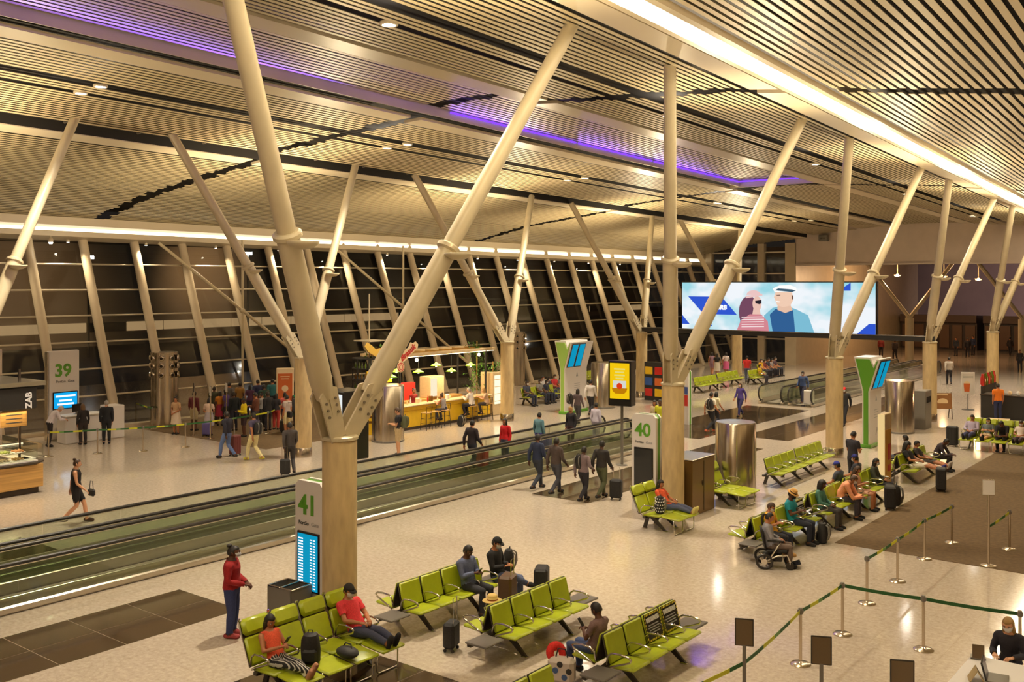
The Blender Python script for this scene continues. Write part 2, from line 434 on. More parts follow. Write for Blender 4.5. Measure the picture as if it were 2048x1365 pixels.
    T['shoes'] = shell(lambda n, t: n == 'ft', .011, 'shoes')
    # add head, face and hands to the body mesh
    h = B()
    h.v = [tuple(v.co) for v in me2.vertices]; h.f = [tuple(p.vertices) for p in me2.polygons]; h.m = [0] * len(h.f)
    HM = Matrix.Translation(J['head']) @ Matrix.Rotation(J['pitch'], 4, 'X')
    T['HM'] = HM
    h.T = HM
    nu, nv = (20, 14) if detail else (12, 8)
    rg = []
    for j in range(nv + 1):
        th = PI * (j + .03) / (nv + .06); z = -.115 * math.cos(th); q = math.sin(th)
        jaw = 1 - .30 * max(0, -z / .115) ** 1.3
        row = []
        for k in range(nu):
            g = 2 * PI * k / nu; x = .078 * q * math.cos(g) * jaw; y = .098 * q * math.sin(g) * (jaw ** .5)
            if y > 0 and z < -.02: y += .012 * min(1, -z / .08) * math.sin(g)
            row.append((x, y, z))
        rg.append(row)
    h.rings(rg)
    h.add([(0, .10, .012), (-.014, .096, -.03), (.014, .096, -.03), (0, .122, -.028), (0, .098, -.038)], [(0, 1, 3), (0, 3, 2), (1, 4, 3), (3, 4, 2)])
    for s in (-1, 1):
        h.ell((s * .078, -.005, -.005), (.012, .02, .03), 6, 4)
        h.ell((s * .031, .083, .006), (.015, .009, .009), 8, 4, 1)
        h.ell((s * .031, .0905, .006), (.007, .004, .007), 6, 4, 2)
        h.box((s * .031, .09, .026), (.032, .008, .006), mi=2)
    h.ell((0, .096, -.058), (.022, .008, .008), 8, 4, 3)
    h.T = None
    for s in 'LR':
        el, wr = J['elb' + s], J['wri' + s]
        d = (wr - el).normalized(); sx = -1 if s == 'L' else 1
        up = V3((sx, 0, 0)) if abs(d.x) < .8 else V3((0, 0, 1))
        if abs(d.y) > .5: up = V3((0, 0, 1))
        n = (up - d * up.dot(d)).normalized(); sd = d.cross(n) * (1 if s == 'L' else -1)
        # n: back of the hand, sd: towards the thumb
        pal = wr + d * .045
        Q = Matrix((sd, d, n)).transposed().to_4x4(); h.T = Matrix.Translation(wr) @ Q
        h.rings([[(a * wd, y, c_ * tk) for a, c_ in ((-1, -.6), (0, -1), (1, -.6), (1, .6), (0, 1), (-1, .6))] for y, wd, tk in ((-.015, .026, .022), (.025, .036, .017), (.07, .041, .015), (.088, .038, .012))])
        curl = .75 if pose not in ('stand', 'walk') else .45
        for i, (fx, ln) in enumerate(((.030, .072), (.010, .082), (-.010, .075), (-.029, .058))):
            p0 = V3((fx, .082, 0)); p1 = p0 + V3((0, math.cos(curl * .5), -math.sin(curl * .5))) * ln * .5
            p2 = p1 + V3((0, math.cos(curl * 1.3), -math.sin(curl * 1.3))) * ln * .32
            p3 = p2 + V3((0, math.cos(curl * 2), -math.sin(curl * 2))) * ln * .28
            h.path([p0, p1, p2, p3], [.0095, .009, .008, .006], 5)
        h.path([V3((.03, .02, -.004)), V3((.056, .05, -.012)), V3((.055, .085, -.024))], [.013, .010, .007], 5)
        h.T = None
    T['body'] = h.mesh('body', [M_white, M_eye, M_iris, M_lip], True)
    return T

def head_shell(kind, detail=True):
    """hair, mask and headgear in head coordinates"""
    b = B(); nu, nv = 24, 16
    def grid(rad_fn, mi=0):
        rg = []
        for j in range(nv + 1):
            th = PI * (j + .03) / (nv + .06)
            rg.append([rad_fn(th, 2 * PI * k / nu) for k in range(nu)])
        b.rings(rg, True, mi)
    RR = random.Random(3)
    def pt_(th, g, r, zoff=0): return (.078 * math.sin(th) * math.cos(g) * r, .098 * math.sin(th) * math.sin(g) * r, -.115 * math.cos(th) * r + zoff)
    def hair(th, g, r0=1.11, low_front=.045, low_back=-.06, low_side=-.02, drop=0, noise=0.0):
        z = -.115 * math.cos(th); f = math.sin(g)
        lim = low_front if f > .45 else (low_side if f > -.1 else low_back)
        if z < lim and not (drop and f < .35):
            return pt_(th, g, .86)
        p = pt_(th, g, r0 + (RR.uniform(-noise, noise) if noise else 0))
        if drop and z < -.02 and f < .35:
            k = min(1, (-.02 - z) / .09)
            return (p[0] * (1 + .5 * k) if abs(p[0]) > .01 else p[0], min(p[1], .03) - .02 * k, p[2] - drop * k) if th > .25 else (0, -.07, -.115 - drop)
        return p
    if kind == 'short': grid(lambda t, g: hair(t, g))
    elif kind == 'thin': grid(lambda t, g: hair(t, g, 1.05, .07, -.05, -.01))
    elif kind == 'bun':
        grid(lambda t, g: hair(t, g, 1.09)); b.ell((0, -.075, .115), (.045, .045, .04), 12, 8)
    elif kind == 'pony':
        grid(lambda t, g: hair(t, g, 1.08)); b.path([(0, -.10, .05), (0, -.15, .04), (0, -.165, -.05), (0, -.14, -.17), (0, -.13, -.23)], [.025, .032, .035, .028, .01], 8)
    elif kind == 'long': grid(lambda t, g: hair(t, g, 1.12, .05, drop=.22))
    elif kind == 'bob': grid(lambda t, g: hair(t, g, 1.14, .05, drop=.07))
    elif kind == 'curly': grid(lambda t, g: hair(t, g, 1.36, .06, drop=.14, noise=.09))
    elif kind == 'mask':
        rg = []
        for j in range(7):
            z = .006 - .10 * j / 6; row = []
            for k in range(9):
                g = PI / 2 + (k - 4) / 4 * 1.15; q = math.sqrt(max(.05, 1 - (z / .125) ** 2)); jaw = 1 - .28 * max(0, -z / .115) ** 1.3
                bulge = 1.10 + .10 * max(0, 1 - abs(k - 4) / 2.2) * (1 - abs(j - 2.5) / 4)
                row.append((.078 * q * math.cos(g) * jaw * 1.06, .098 * q * math.sin(g) * bulge * jaw ** .4 + (.012 if z < -.02 else 0), z))
            rg.append(row)
        vs = [p for r in rg for p in r]; n = 9
        b.add(vs, [(i * n + k, i * n + k + 1, (i + 1) * n + k + 1, (i + 1) * n + k) for i in range(6) for k in range(8)])
    elif kind == 'cap':
        grid(lambda t, g: pt_(t, g, 1.17) if -.115 * math.cos(t) > .03 else pt_(t, g, .8))
        b.prism([(-.07, 0), (-.06, .06), (-.03, .085), (.03, .085), (.06, .06), (.07, 0)], (0, .075, .045), (1, 0, 0), (0, .97, -.24), (0, 0, .008))
    elif kind == 'hat':
        b.lathe([(.155, .045), (.15, .052), (.09, .058), (.088, .13), (.07, .15), (.02, .155)], n=20)
        b.lathe([(.091, .058), (.091, .082)], n=20, mi=1, caps=False)
    return b.mesh(kind, [M_white, M_white], True)

def stripemat():
    if 'striped_cloth' in MATS: return MATS['striped_cloth']
    m = mat('striped_cloth', (.03, .03, .03), .85); nt = m.node_tree
    tc = nt.nodes.new('ShaderNodeTexCoord'); wv = nt.nodes.new('ShaderNodeTexWave'); wv.inputs['Scale'].default_value = 9; wv.bands_direction = 'X'; wv.inputs['Distortion'].default_value = .6
    r = nt.nodes.new('ShaderNodeValToRGB'); r.color_ramp.interpolation = 'CONSTANT'; r.color_ramp.elements[0].color = (.015, .014, .015, 1); r.color_ramp.elements[1].position = .72; r.color_ramp.elements[1].color = (.5, .47, .42, 1)
    nt.links.new(tc.outputs['Object'], wv.inputs['Vector']); nt.links.new(wv.outputs['Color'], r.inputs[0]); nt.links.new(r.outputs[0], nt.nodes['Principled BSDF'].inputs['Base Color'])
    return m
_TPL, _HS = {}, {}
def tpl(pose, fem, detail=True):
    k = (pose, fem, detail)
    if k not in _TPL: _TPL[k] = make_body(pose, fem, detail)
    return _TPL[k]
def hs(kind):
    if kind not in _HS: _HS[kind] = head_shell(kind)
    return _HS[kind]
NEAR = [('clasp', 1), ('reccross', 1), ('recline', 0), ('sitphone', 0), ('sitcross', 0), ('sit', 1), ('sitphone', 1), ('recphone', 1), ('recline', 1), ('phone', 0), ('walk', 0), ('walk', 1), ('bagwalk', 1), ('type', 1), ('sit', 0), ('sitfwd', 0)]
for k in NEAR: tpl(*k)
for k in (('stand', 0), ('stand', 1), ('phone', 0), ('phone', 1), ('clasp', 0), ('clasp', 1), ('walk', 0), ('walk', 1), ('lean', 0), ('sit', 0), ('sit', 1), ('sitphone', 0), ('sitphone', 1), ('stool', 0), ('stool', 1), ('recline', 0), ('recline', 1), ('bagwalk', 0)):
    tpl(k[0], k[1], False)

SKIN = {'l': C(214, 160, 122), 'm': C(172, 112, 74), 'd': C(92, 56, 36)}
HAIRC = {'k': (.012, .009, .007), 'b': (.06, .03, .014), 'br': (.12, .06, .02), 'g': (.32, .29, .26), 'w': (.55, .52, .48), 'y': (.36, .22, .07)}
def slotmat(o, ms):
    for s, m in zip(o.material_slots, ms):
        if m: s.link = 'OBJECT'; s.material = m
def person(x, y, rz, pose, fem, label, skin='m', hair='short', hc='k', top='long', tc=(60, 60, 66), bot='trousers', bc=(40, 44, 60), sc=(30, 28, 28), mask=True, cap=None, h=None, z=0.0, near=False, group=None, wide=1.0):
    T = tpl(pose, fem, near if (pose, fem, near) in _TPL else (not near))
    s = (h or (1.63 if fem else 1.74)) / 1.715
    r = thing('person', label, 'person', (x, y, z), rad(rz), group)
    striped = 'striped trousers' in label
    r.scale = (s * wide, s * (1 + (wide - 1) * .9), s)
    b = ob('body', T['body'], r); slotmat(b, [mat('skin_' + skin, SKIN[skin], .55)])
    HMl, HMr = T['HM'].to_translation(), T['HM'].to_euler()
    def hd(name, kind, ms):
        o = ob(name, hs(kind), r, HMl, 0, HMr); slotmat(o, ms); return o
    hm = mat('hair_' + hc, HAIRC[hc], .55)
    if hair: hd('hair', hair, [hm, hm])
    if top == 'dress':
        o = ob('dress', T['dress'], r); slotmat(o, [cloth(*tc)])
    else:
        if bot == 'skirt':
            k = B(); J = T['J']
            if pose in ('stand', 'phone', 'clasp', 'walk', 'bagwalk'):
                k.rings([[(a * math.cos(2 * PI * i / 20) * (1 + .05 * math.sin(i * 5)), e * math.sin(2 * PI * i / 20) * (1 + .05 * math.sin(i * 5)), zz) for i in range(20)] for zz, a, e in ((1.08, .16, .135), (.95, .195, .16), (.75, .215, .19), (.48, .24, .23))], False)
                o = k.build('skirt', [cloth(*bc)], r, smooth=True)
            else: bot = 'trousers'
        if bot in ('trousers', 'shorts'):
            o = ob(bot, T[bot], r); slotmat(o, [stripemat() if striped else cloth(*bc)])
        o = ob({'long': 'jacket', 'short': 'shirt', 'vest': 'sleeveless_top'}[top], T[top], r); slotmat(o, [cloth(*tc)])
    o = ob('shoes', T['shoes'], r); slotmat(o, [cloth(*sc)])
    if mask: hd('face_mask', 'mask', [mat('mask_white' if mask is True else 'mask_black', (.72, .72, .72) if mask is True else (.02, .02, .02), .8)])
    if cap: hd('hat' if cap[0] == 'hat' else 'cap', cap[0], [cloth(*cap[1]), mat('hat_ribbon', (.03, .02, .015), .8)])
    return r
# ------------------------------------------------------------------ ceiling shape
PROF = [(-46, 8.95), (-44.4, 9.3), (-39, 10.42), (-33.5, 11.2), (-30.7, 11.57), (-25, 11.98), (-22, 12.12), (-19.7, 12.14), (-18, 12.0), (-12.2, 11.64), (-10, 11.4), (-4.8, 10.73), (-2, 10.3), (6, 9.4), (22, 8.6)]
BTAB = [(-44.4, .1), (-31.5, .035), (-23.4, .0), (-18.2, .0), (-11, -.035), (-4, -.05), (6, -.05), (22, 0)]
WTAB = [(-44.4, .012), (-31, .027), (22, .027)]
YEND = 75.0
def cp(u, Y, dz=0.0):
    if u < -31.6: dz -= .14 * max(0, 1 - (-31.6 - u) / 9)   # the window bay hangs a little lower at its inner edge
    return Vector((u + lerp(BTAB, u) * (Y - 24.5), Y, lerp(PROF, u) - lerp(WTAB, u) * (Y - 24.5) + dz))
def ceil_hit(px, py):
    s, c = math.sin(YAW), math.cos(YAW); a = (px - CX) / FPX; b_ = (HOR - py) / FPX
    d = Vector((-s + c * a, c + s * a, b_)); t = 5.0
    while t < 120:
        p = Vector((0, 0, CAMH)) + d * t
        lo, hi = -46.0, 20.0
        for _ in range(30):
            m = (lo + hi) / 2
            if m + lerp(BTAB, m) * (p.y - 24.5) < p.x: lo = m
            else: hi = m
        if p.z > lerp(PROF, lo) - lerp(WTAB, lo) * (p.y - 24.5): return lo, p
        t += .05
    return lo, p

# ------------------------------------------------------------------ lights of the hall
COLY = [12.2, 24.4, 36.6, 48.8, 61.0]
XR, XL = -13.6, -29.2
ZB = 3.67

# ------------------------------------------------------------------ floor
b = B(); b.box((-15, 45, -.15), (90, 140, .3))
floor = struct(b.build('floor', [M_floor]), 'pale polished granite floor of the departure hall')
tile_me = {}
def tiles(x0, x1, y0, y1, w=1.0, l=1.22, m=M_dark, name='tile', zt=.004):
    nx, ny = max(1, round((x1 - x0) / w)), max(1, round((y1 - y0) / l))
    dx, dy = (x1 - x0) / nx, (y1 - y0) / ny
    k = (round(dx, 3), round(dy, 3), m.name)
    if k not in tile_me:
        b = B(); b.box((0, 0, 0), (dx - .014, dy - .014, .012), bev=.002); tile_me[k] = b.mesh('tile', [m])
    for i in range(nx):
        for j in range(ny):
            ob(name, tile_me[k], floor, (x0 + dx * (i + .5), y0 + dy * (j + .5), zt - .006 + R.uniform(0, .0006)))
tiles(-18.6, -16.5, 1.2, 12.2, 1.05)
tiles(-13.6, -9.4, 3.6, 12.2, 1.05)
tiles(-25.6, -23.5, 3.6, 12.2, 1.05)
tiles(-18.5, -16.4, 24.4, 36.6, 1.05)
tiles(-22.9, -19.5, 37.2, 49.0, 1.7, 1.7)
tiles(-18.5, -16.4, 39.0, 61.0, 1.05, 2.2)
def carpet(x0, x1, y0, y1, lab, m=M_carpet):
    b = B(); b.box(((x0 + x1) / 2, (y0 + y1) / 2, .004), (x1 - x0, y1 - y0, .012), bev=.004)
    return tag(b.build('carpet', [m]), lab, 'carpet')
carpet(-9.1, 6, 24.5, 41.3, 'brown carpet under the roped waiting area by the boarding desk')
carpet(-41, -31.5, 24.5, 37, 'brown carpet under the boarding queue at gate 39')

# ------------------------------------------------------------------ ceiling
ceiling = sroot('ceiling', 'curved ceiling of long cream slats with recessed light slots')
PITCH, SW = .235, .143
SEG = [(-8.0, 24.15), (24.75, 48.5), (49.05, YEND)]
BANDS = [(-32.75, -31.95, 0.0), (-24.25, -23.45, -.02), (-18.75, -17.75, -.02), (-11.25, -10.45, -.03)]
SLOTS = [(-31.95, -31.3), (-23.45, -22.9), (-10.45, -9.05)]
TRACKS = [-27.75, -26.75, -15.6, -14.5]
def busy(u):
    return any(a - .10 < u < c + .10 for a, c, _ in BANDS) or any(a - .05 < u < c + .05 for a, c in SLOTS) or any(abs(u - t) < .17 for t in TRACKS)
us = []
u = -44.0
while u < 2.5:
    if not busy(u): us.append(u)
    u += PITCH
slats = []
def slat_pts(u, y0, y1, lift=0.0):
    j0, j1 = R.uniform(-.14, .14), R.uniform(-.14, .14)
    out = []
    for Y in (y0 + j0, y1 + j1):
        pitch_l = cp(u + .01, Y) - cp(u - .01, Y); t = pitch_l.normalized(); n = Vector((-t.z, 0, t.x))
        sw = (SW if u > -31.6 else .128) * (pitch_l.x / .02)
        p = cp(u, Y, lift)
        out.append([p - t * sw / 2, p + t * sw / 2, p + t * sw * .45 + n * .016, p - t * sw * .45 + n * .016])
    return out
rest = B(); n = 0
for (y0, y1) in SEG:
    for u in us:
        rec = -22.9 < u < -18.7 and y0 < 48
        q = slat_pts(u, y0, min(y1, 47.7) if rec else y1, .30 if rec else 0)
        if n < 300 and y0 < 40:
            b = B(); b.rings(q); b.build('slat', [M_slat], ceiling); n += 1
        else: rest.rings(q)
o = rest.build('slat_field', [M_slat], ceiling); o['kind'] = 'stuff'
def strip(name, u0, u1, y0, y1, dz0, dz1, th, m, parent, ny=6, nu=1):
    b = B(); rg = []
    for j in range(ny + 1):
        Y = y0 + (y1 - y0) * j / ny
        lo = [cp(u0 + (u1 - u0) * i / nu, Y, dz0 + (dz1 - dz0) * i / nu) for i in range(nu + 1)]
        hi = [p + Vector((0, 0, th)) for p in reversed(lo)]
        rg.append(lo + hi)
    b.rings(rg)
    return b.build(name, [m], parent)
for (a, c, dz) in BANDS:
    for (y0, y1) in ((-8, 24.2), (24.7, 48.5), (49.0, YEND)): strip('band_panel', a, c, y0, y1, dz, dz, .10, M_band, ceiling, 3)
strip('void_deck', -44.6, 22, -8, YEND, .62, .62, .08, M_void_shade, ceiling, 4, 24)
# plain ceiling over the unseen side of the hall
strip('plain_ceiling', 2.6, 22, -8, YEND, 0, 0, .08, M_band, ceiling, 3, 4)
# recess edges
for (uu, y0, y1, hgt) in ((-22.86, -8, 48, .32), (-18.78, -8, 48, .32), (-31.28, -8, YEND, .5), (-31.95, -8, YEND, .8), (-10.42, -8, YEND, .3), (-9.05, -8, YEND, .45)):
    strip('recess_edge', uu - .015, uu + .015, y0, y1, .03, .03, hgt, M_void_shade if -32 < uu < -31 else M_band, ceiling, 3)  # window slot edges coloured near black to hold the slot's shade
b = B()
p, q = cp(-23.4, 48.0, .0), cp(-18.7, 48.0, .0)
b.hexa([p, p + Vector((0, .05, 0)), p + Vector((0, 0, .4)), p + Vector((0, .05, .4)), q, q + Vector((0, .05, 0)), q + Vector((0, 0, .4)), q + Vector((0, .05, .4))])
b.build('recess_edge', [M_band], ceiling)
# dark steel members seen inside the open slots
b = B()
for k in range(30):
    Y = -4 + k * 2.6
    for (a, c) in SLOTS[:2]:
        p, q = cp(a, Y, .35), cp(c, Y + .2, .3); b.tube(p, q, .05, n=6)
b.build('slot_bracket', [mat('dark_steel', (.09, .07, .05), .5)], ceiling)['kind'] = 'stuff'

# purple LED strips of the recess
E_purple = emis('led_purple', (.12, .03, 1.0), 2.6)
led = thing('led_strip', 'long purple LED strip glowing along the ceiling recess', 'light strip', cp(-23.0, 20, .2))
inv = Matrix.Translation(-led.location)
def ledseg(u0, y0, y1, u1=None):
    b = B(); b.T = inv
    p, q = cp(u0, y0, .26), cp(u1 if u1 else u0, y1, .26); b.tube(p, q, .035, n=6)
    if y0 > 25: b.build('tube', [E_purple], led)
    c_ = (cp(u0, y0, .2) + cp(u1 if u1 else u0, y1, .2)) / 2; Ln = max(y1 - y0, 4)
    if u1 is None:
        o_ = lamp('AREA', 'led_glow', c_, 9 * Ln * (1 if y0 > 24 else .7), (.20, .08, 1), size=Ln, size_y=.08)
        sx_ = 1 if u0 < -21 else -1; d_ = Vector((sx_, 0, .12)).normalized(); yv = Vector((0, 1, 0)); o_.rotation_euler = Matrix((yv, (-d_).cross(yv), -d_)).transposed().to_euler()
for y0, y1 in ((-6, 8), (8.6, 24), (25.5, 33), (33.2, 39), (39.2, 47.7)): ledseg(-22.80, y0, y1)
ledseg(-22.9, 47.8, 47.8, -18.9)
for y0, y1 in ((2, 18), (19, 30)): ledseg(-18.9, y0, y1)

# right cove: a continuous diffuser between two trims
cove = thing('cove_light', 'broad continuous cove light glowing white along the ceiling edge above the near columns', 'light', cp(-9.9, 20, 0))
inv = Matrix.Translation(-cove.location)
E_cove = emis('cove_diffuser', (1.0, .83, .56), COVE_E)
def strip2(name, u0, u1, y0, y1, dz0, dz1, th, m, parent, ny=6):
    o = strip(name, u0, u1, y0, y1, dz0, dz1, th, m, None, ny); o.parent = parent; o.matrix_parent_inverse = Matrix.Translation(-Vector(parent.location)); return o
strip2('trim', -10.40, -10.27, -8, YEND, -.03, 0, .12, M_band, cove)
strip2('trim', -9.62, -9.45, -8, YEND, .0, .02, .14, M_band, cove)
strip2('diffuser', -10.27, -9.62, -8, YEND, .05, .05, .03, E_cove, cove)

# window cove
wc = thing('cove_light', 'thin continuous cove light along the head of the leaning window wall', 'light', cp(-44.2, 20, -.5))
E_wc = emis('window_cove_diffuser', (1.0, .86, .60), WCOVE_E)
strip2('top_trim', -44.5, -43.75, -8, 76, -.36, -.36, .36, M_band, wc)
strip2('bottom_trim', -44.5, -43.7, -8, 76, -.88, -.88, .24, M_band, wc)
strip2('diffuser', -44.25, -44.2, -8, 76, -.62, -.62, .28, E_wc, wc)

# small lamps under the window cove beside every second mullion
wh = B(); wh.lathe([(.07, 0), (.075, .10), (.04, .14)], n=10); whm = wh.mesh('housing', [M_band], 'auto')
wl_ = B(); wl_.lathe([(.001, -.005), (.055, -.005), (.055, 0), (.001, 0)], n=10, caps=False); wlm = wl_.mesh('lens', [emis('wash_lens', (1, .9, .7), 30)])
for k in range(18):
    y = 1.0 + k * 3.675
    p = Vector((-44.5 + .1 * (y - 24.5) + .75, y, 8.30 - .012 * (y - 24.5)))
    r = thing('wash_light', ORD[k] + ' tiny warm lamp under the window cove, counted from the left', 'light', p, 0, 'tiny lamps under the window cove'); ob('housing', whm, r); ob('lens', wlm, r)
    lamp('SPOT', 'wash_lamp', p - Vector((0, 0, .04)), 480, WARM, rot=(0, rad(-12), 0), size=.05, spot=rad(130), blend=.9)
star = thing('spotlight', 'small blazing spotlight under the window cove at the left edge', 'light', (-43.6, 22.1, 8.28))
b = B(); b.lathe([(.10, .0), (.12, .12), (.05, .2)], n=12); b.tube((0, 0, .18), (0, 0, .30), .02, n=6); b.build('housing', [M_band], star, smooth='auto')
b = B(); b.ell((0, 0, -.02), (.09, .09, .06), 10, 6); b.build('bulb', [emis('star_bulb', (1, .9, .72), 60)], star)

# downlights
DL = [(708, 58), (783, 47), (177, 180), (219, 165), (1281, 235), (1355, 230), (790, 292), (833, 284), (1587, 328), (1645, 328), (1149, 358), (1190, 352), (1733, 387), (1780, 387), (1427, 406), (1465, 402), (1870, 430), (1912, 430), (1596, 441), (1630, 440)]
E_dl = emis('downlight_lens', (1.0, .92, .78), 120.0)
hb = B(); hb.lathe([(.20, .05), (.20, -.015), (.165, -.03), (.15, -.01)], n=16, caps=False); hme = hb.mesh('housing', [M_band], True)
lb = B(); lb.lathe([(.001, -.012), (.15, -.012), (.15, .0), (.001, 0)], n=16, caps=False); lme = lb.mesh('lens', [E_dl])
def downlight(p, lab, grp, vis=True):
    if vis:
        r = thing('downlight', lab, 'light', p, 0, grp); ob('housing', hme, r); ob('lens', lme, r)
    lamp('SPOT', 'downlight_lamp', (p.x, p.y, p.z - .06), DOWN_W, (1, .86, .64), size=.14, spot=rad(120), blend=.9)
rows = {'L': 'ceiling downlight, row by the window slot', 'R': 'ceiling downlight, row by the broad cove'}
for i, (px, py) in enumerate(DL):
    u, p = ceil_hit(px, py); tr = min(TRACKS, key=lambda t: abs(t - u)); p = cp(tr, p.y, -.01)
    g = 'L' if (i // 2) % 2 else 'R'
    k = sorted([q for q in range(10) if (q % 2 == 1) == (g == 'L')], key=lambda q: DL[2 * q][0]).index(i // 2)
    downlight(p, '%s, %s lamp of the %s pair' % (rows[g], 'left' if DL[i][0] == min(DL[i - i % 2][0], DL[i - i % 2 + 1][0]) else 'right', ('nearest', 'second', 'third', 'fourth', 'farthest')[k]), 'paired downlights, row ' + ('by the window slot' if g == 'L' else 'by the cove'))
for y in (6, 20, 34, 48): downlight(Vector((2, y, 9.6)), '', '', False)
for y in (0, 12, 24.5, 36.5, 49):  # added unseen spots that brighten the slats at the upper right
    lamp('SPOT', 'uplight_and_fill', (5, y, 6.0), UP_W * 1.5, (1, .80, .50), rot=(PI, rad(-28), 0), size=.2, spot=rad(150), blend=1.0)
for y in (0, -6): downlight(cp(-15, y), '', '', False)

# ------------------------------------------------------------------ leaning window wall on the left
wall = sroot('wall_left', 'tall outward leaning window wall with cream mullions and dark night glass')
ZT = [.12, 1.45, 2.62, 3.80, 4.98, 6.15, 7.33, 8.55]
def wp(Y, z): # a point of the glass plane
    return Vector((-44.5 + .1 * (Y - 24.5) + (8.5 - z) * .36, Y, z))
MY = [24.0 + 2.45 * k for k in range(-9, 22)]
for Y in MY:
    b = B(); zt = 8.7
    lo, hi = wp(Y, 0), wp(Y, zt); sh = Vector((.16, 0, 0))
    b.path([lo + sh, hi + sh], .205, 12)
    b.build('mullion', [M_mull], wall, smooth='auto')
tr_me = None
for Y in MY[:-1]:
    Y1 = Y + 2.45
    for z in ZT:
        b = B(); b.tube(wp(Y, z) + Vector((-.03, 0, 0)), wp(Y1, z) + Vector((-.03, 0, 0)), .045, n=6); b.build('transom', [M_trans], wall)
    for z0, z1 in zip(ZT, ZT[1:]):
        if Y < 0 and False: continue
        b = B(); g = .05
        p = [wp(Y + g, z0 + g), wp(Y1 - g, z0 + g), wp(Y1 - g, z1 - g), wp(Y + g, z1 - g)]
        off = Vector((-.10, R.uniform(-.004, .004), R.uniform(-.004, .004)))
        b.add([v + off for v in p], [(0, 1, 2, 3)]); b.build('pane', [M_glass], wall)
b = B()
a0, a1 = wp(-2, .0), wp(76, .0)
b.hexa([a0 + Vector((-.3, 0, 0)), a0 + Vector((.25, 0, 0)), a0 + Vector((-.3, 0, .14)), a0 + Vector((.25, 0, .14)), a1 + Vector((-.3, 0, 0)), a1 + Vector((.25, 0, 0)), a1 + Vector((-.3, 0, .14)), a1 + Vector((.25, 0, .14))])
struct(b.build('baseboard_left', [M_mull]))
# two thin braces and a vertical rod in front of the glass, seen behind the left columns
for (Y, Yb) in ((27.2, 34.5), (37.5, 44.8)):
    b = B(); p, q = wp(Y, 8.4) + Vector((1.0, 0, 0)), wp(Yb, 1.5) + Vector((1.6, 0, 0)); b.tube(p, q, .075, n=8)
    m_ = p.lerp(q, .48); b.tube((m_.x, m_.y, 0), (m_.x, m_.y, 8.6), .06, n=8); b.ell(m_, (.14, .14, .14))
    tag(b.build('wind_brace', [M_strut], smooth='auto'), 'slim cream brace and rod before the window glass, %s' % ('behind the gate queue' if Y < 30 else 'behind the yellow bar'), 'brace')

# ------------------------------------------------------------------ end of the hall
b = B(); b.box((-12.5, YEND + .3, 9.3), (37, .5, 3.0)); b.box((-12.5, YEND + .25, 7.86), (37, .7, .12))
fas = struct(b.build('wall_far', [M_plaster]), 'broad cream plaster fascia closing the far end of the ceiling')
for x in (-28.6, -3.2):
    b = B(); b.box((x, YEND - .25, 9.9), (.7, .5, .5), bev=.05); b.lathe([(.2, 0), (.16, .1), (.05, .12)], (x, YEND - .5, 9.8), 12)
    tag(b.build('loudspeaker', [M_grey]), 'small grey loudspeaker box on the far fascia %s' % ('near the window corner' if x < -20 else 'near the right frame edge'), 'speaker')
# far glazed end beside the fascia
ew = sroot('wall_end', 'far glazed end wall beside the fascia')
for x in (-38.5, -36.2, -33.9, -31.4):
    b = B(); b.box((x, YEND + .3, 4.8), (.55 if x < -33 else .9, .5, 9.6)); b.build('mullion', [M_mull], ew)
for z in (.1, 2.0, 3.9, 5.6, 7.2, 8.9):
    b = B(); b.box((-35, YEND + .3, z), (7.4, .12, .1)); b.build('transom', [M_trans], ew)
for i, x in enumerate((-37.35, -35.05, -32.7)):
    for z0, z1 in ((.1, 2), (2, 3.9), (3.9, 5.6), (5.6, 7.2), (7.2, 8.9)):
        b = B(); b.add([(x - .95, YEND + .35, z0 + .06), (x + .95, YEND + .35, z0 + .06), (x + .95, YEND + .35, z1 - .06), (x - .95, YEND + .35, z1 - .06)], [(0, 1, 2, 3)]); b.build('pane', [M_glass], ew)
# hall beyond the fascia
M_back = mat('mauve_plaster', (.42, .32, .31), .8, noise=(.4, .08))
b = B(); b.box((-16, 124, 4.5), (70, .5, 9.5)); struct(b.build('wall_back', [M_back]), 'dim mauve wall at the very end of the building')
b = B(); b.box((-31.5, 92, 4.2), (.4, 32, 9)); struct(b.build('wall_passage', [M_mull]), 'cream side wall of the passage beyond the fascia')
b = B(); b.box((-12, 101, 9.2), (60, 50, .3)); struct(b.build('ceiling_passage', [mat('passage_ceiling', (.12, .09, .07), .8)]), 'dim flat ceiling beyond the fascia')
b = B(); b.box((22, 34, 5), (.4, 90, 11)); struct(b.build('wall_right', [M_plaster]), 'plaster wall on the unseen side of the hall')
b = B(); b.box((-10, -8.3, 5), (75, .4, 14)); struct(b.build('wall_rear', [M_plaster]), 'plaster wall behind the viewpoint')
for i, (x, y, lean) in enumerate(((-25, 84, 1), (-17, 86, -1), (-13, 88, 1), (-5, 86, -1), (1, 88, 1))):
    b = B(); b.lathe([(.34, 0), (.34, 3.6)], (x, y, 0), 14); b.tube((x, y, 3.6), (x - 3.5, y - 2, 9.0), .16, n=8); b.tube((x, y, 3.6), (x + 3.5, y + 2, 9.0), .16, n=8)
    tag(b.build('branching_column', [M_strut], smooth='auto'), 'dim branching column in the passage beyond the fascia, %s from the windows' % ORD[i], 'column')
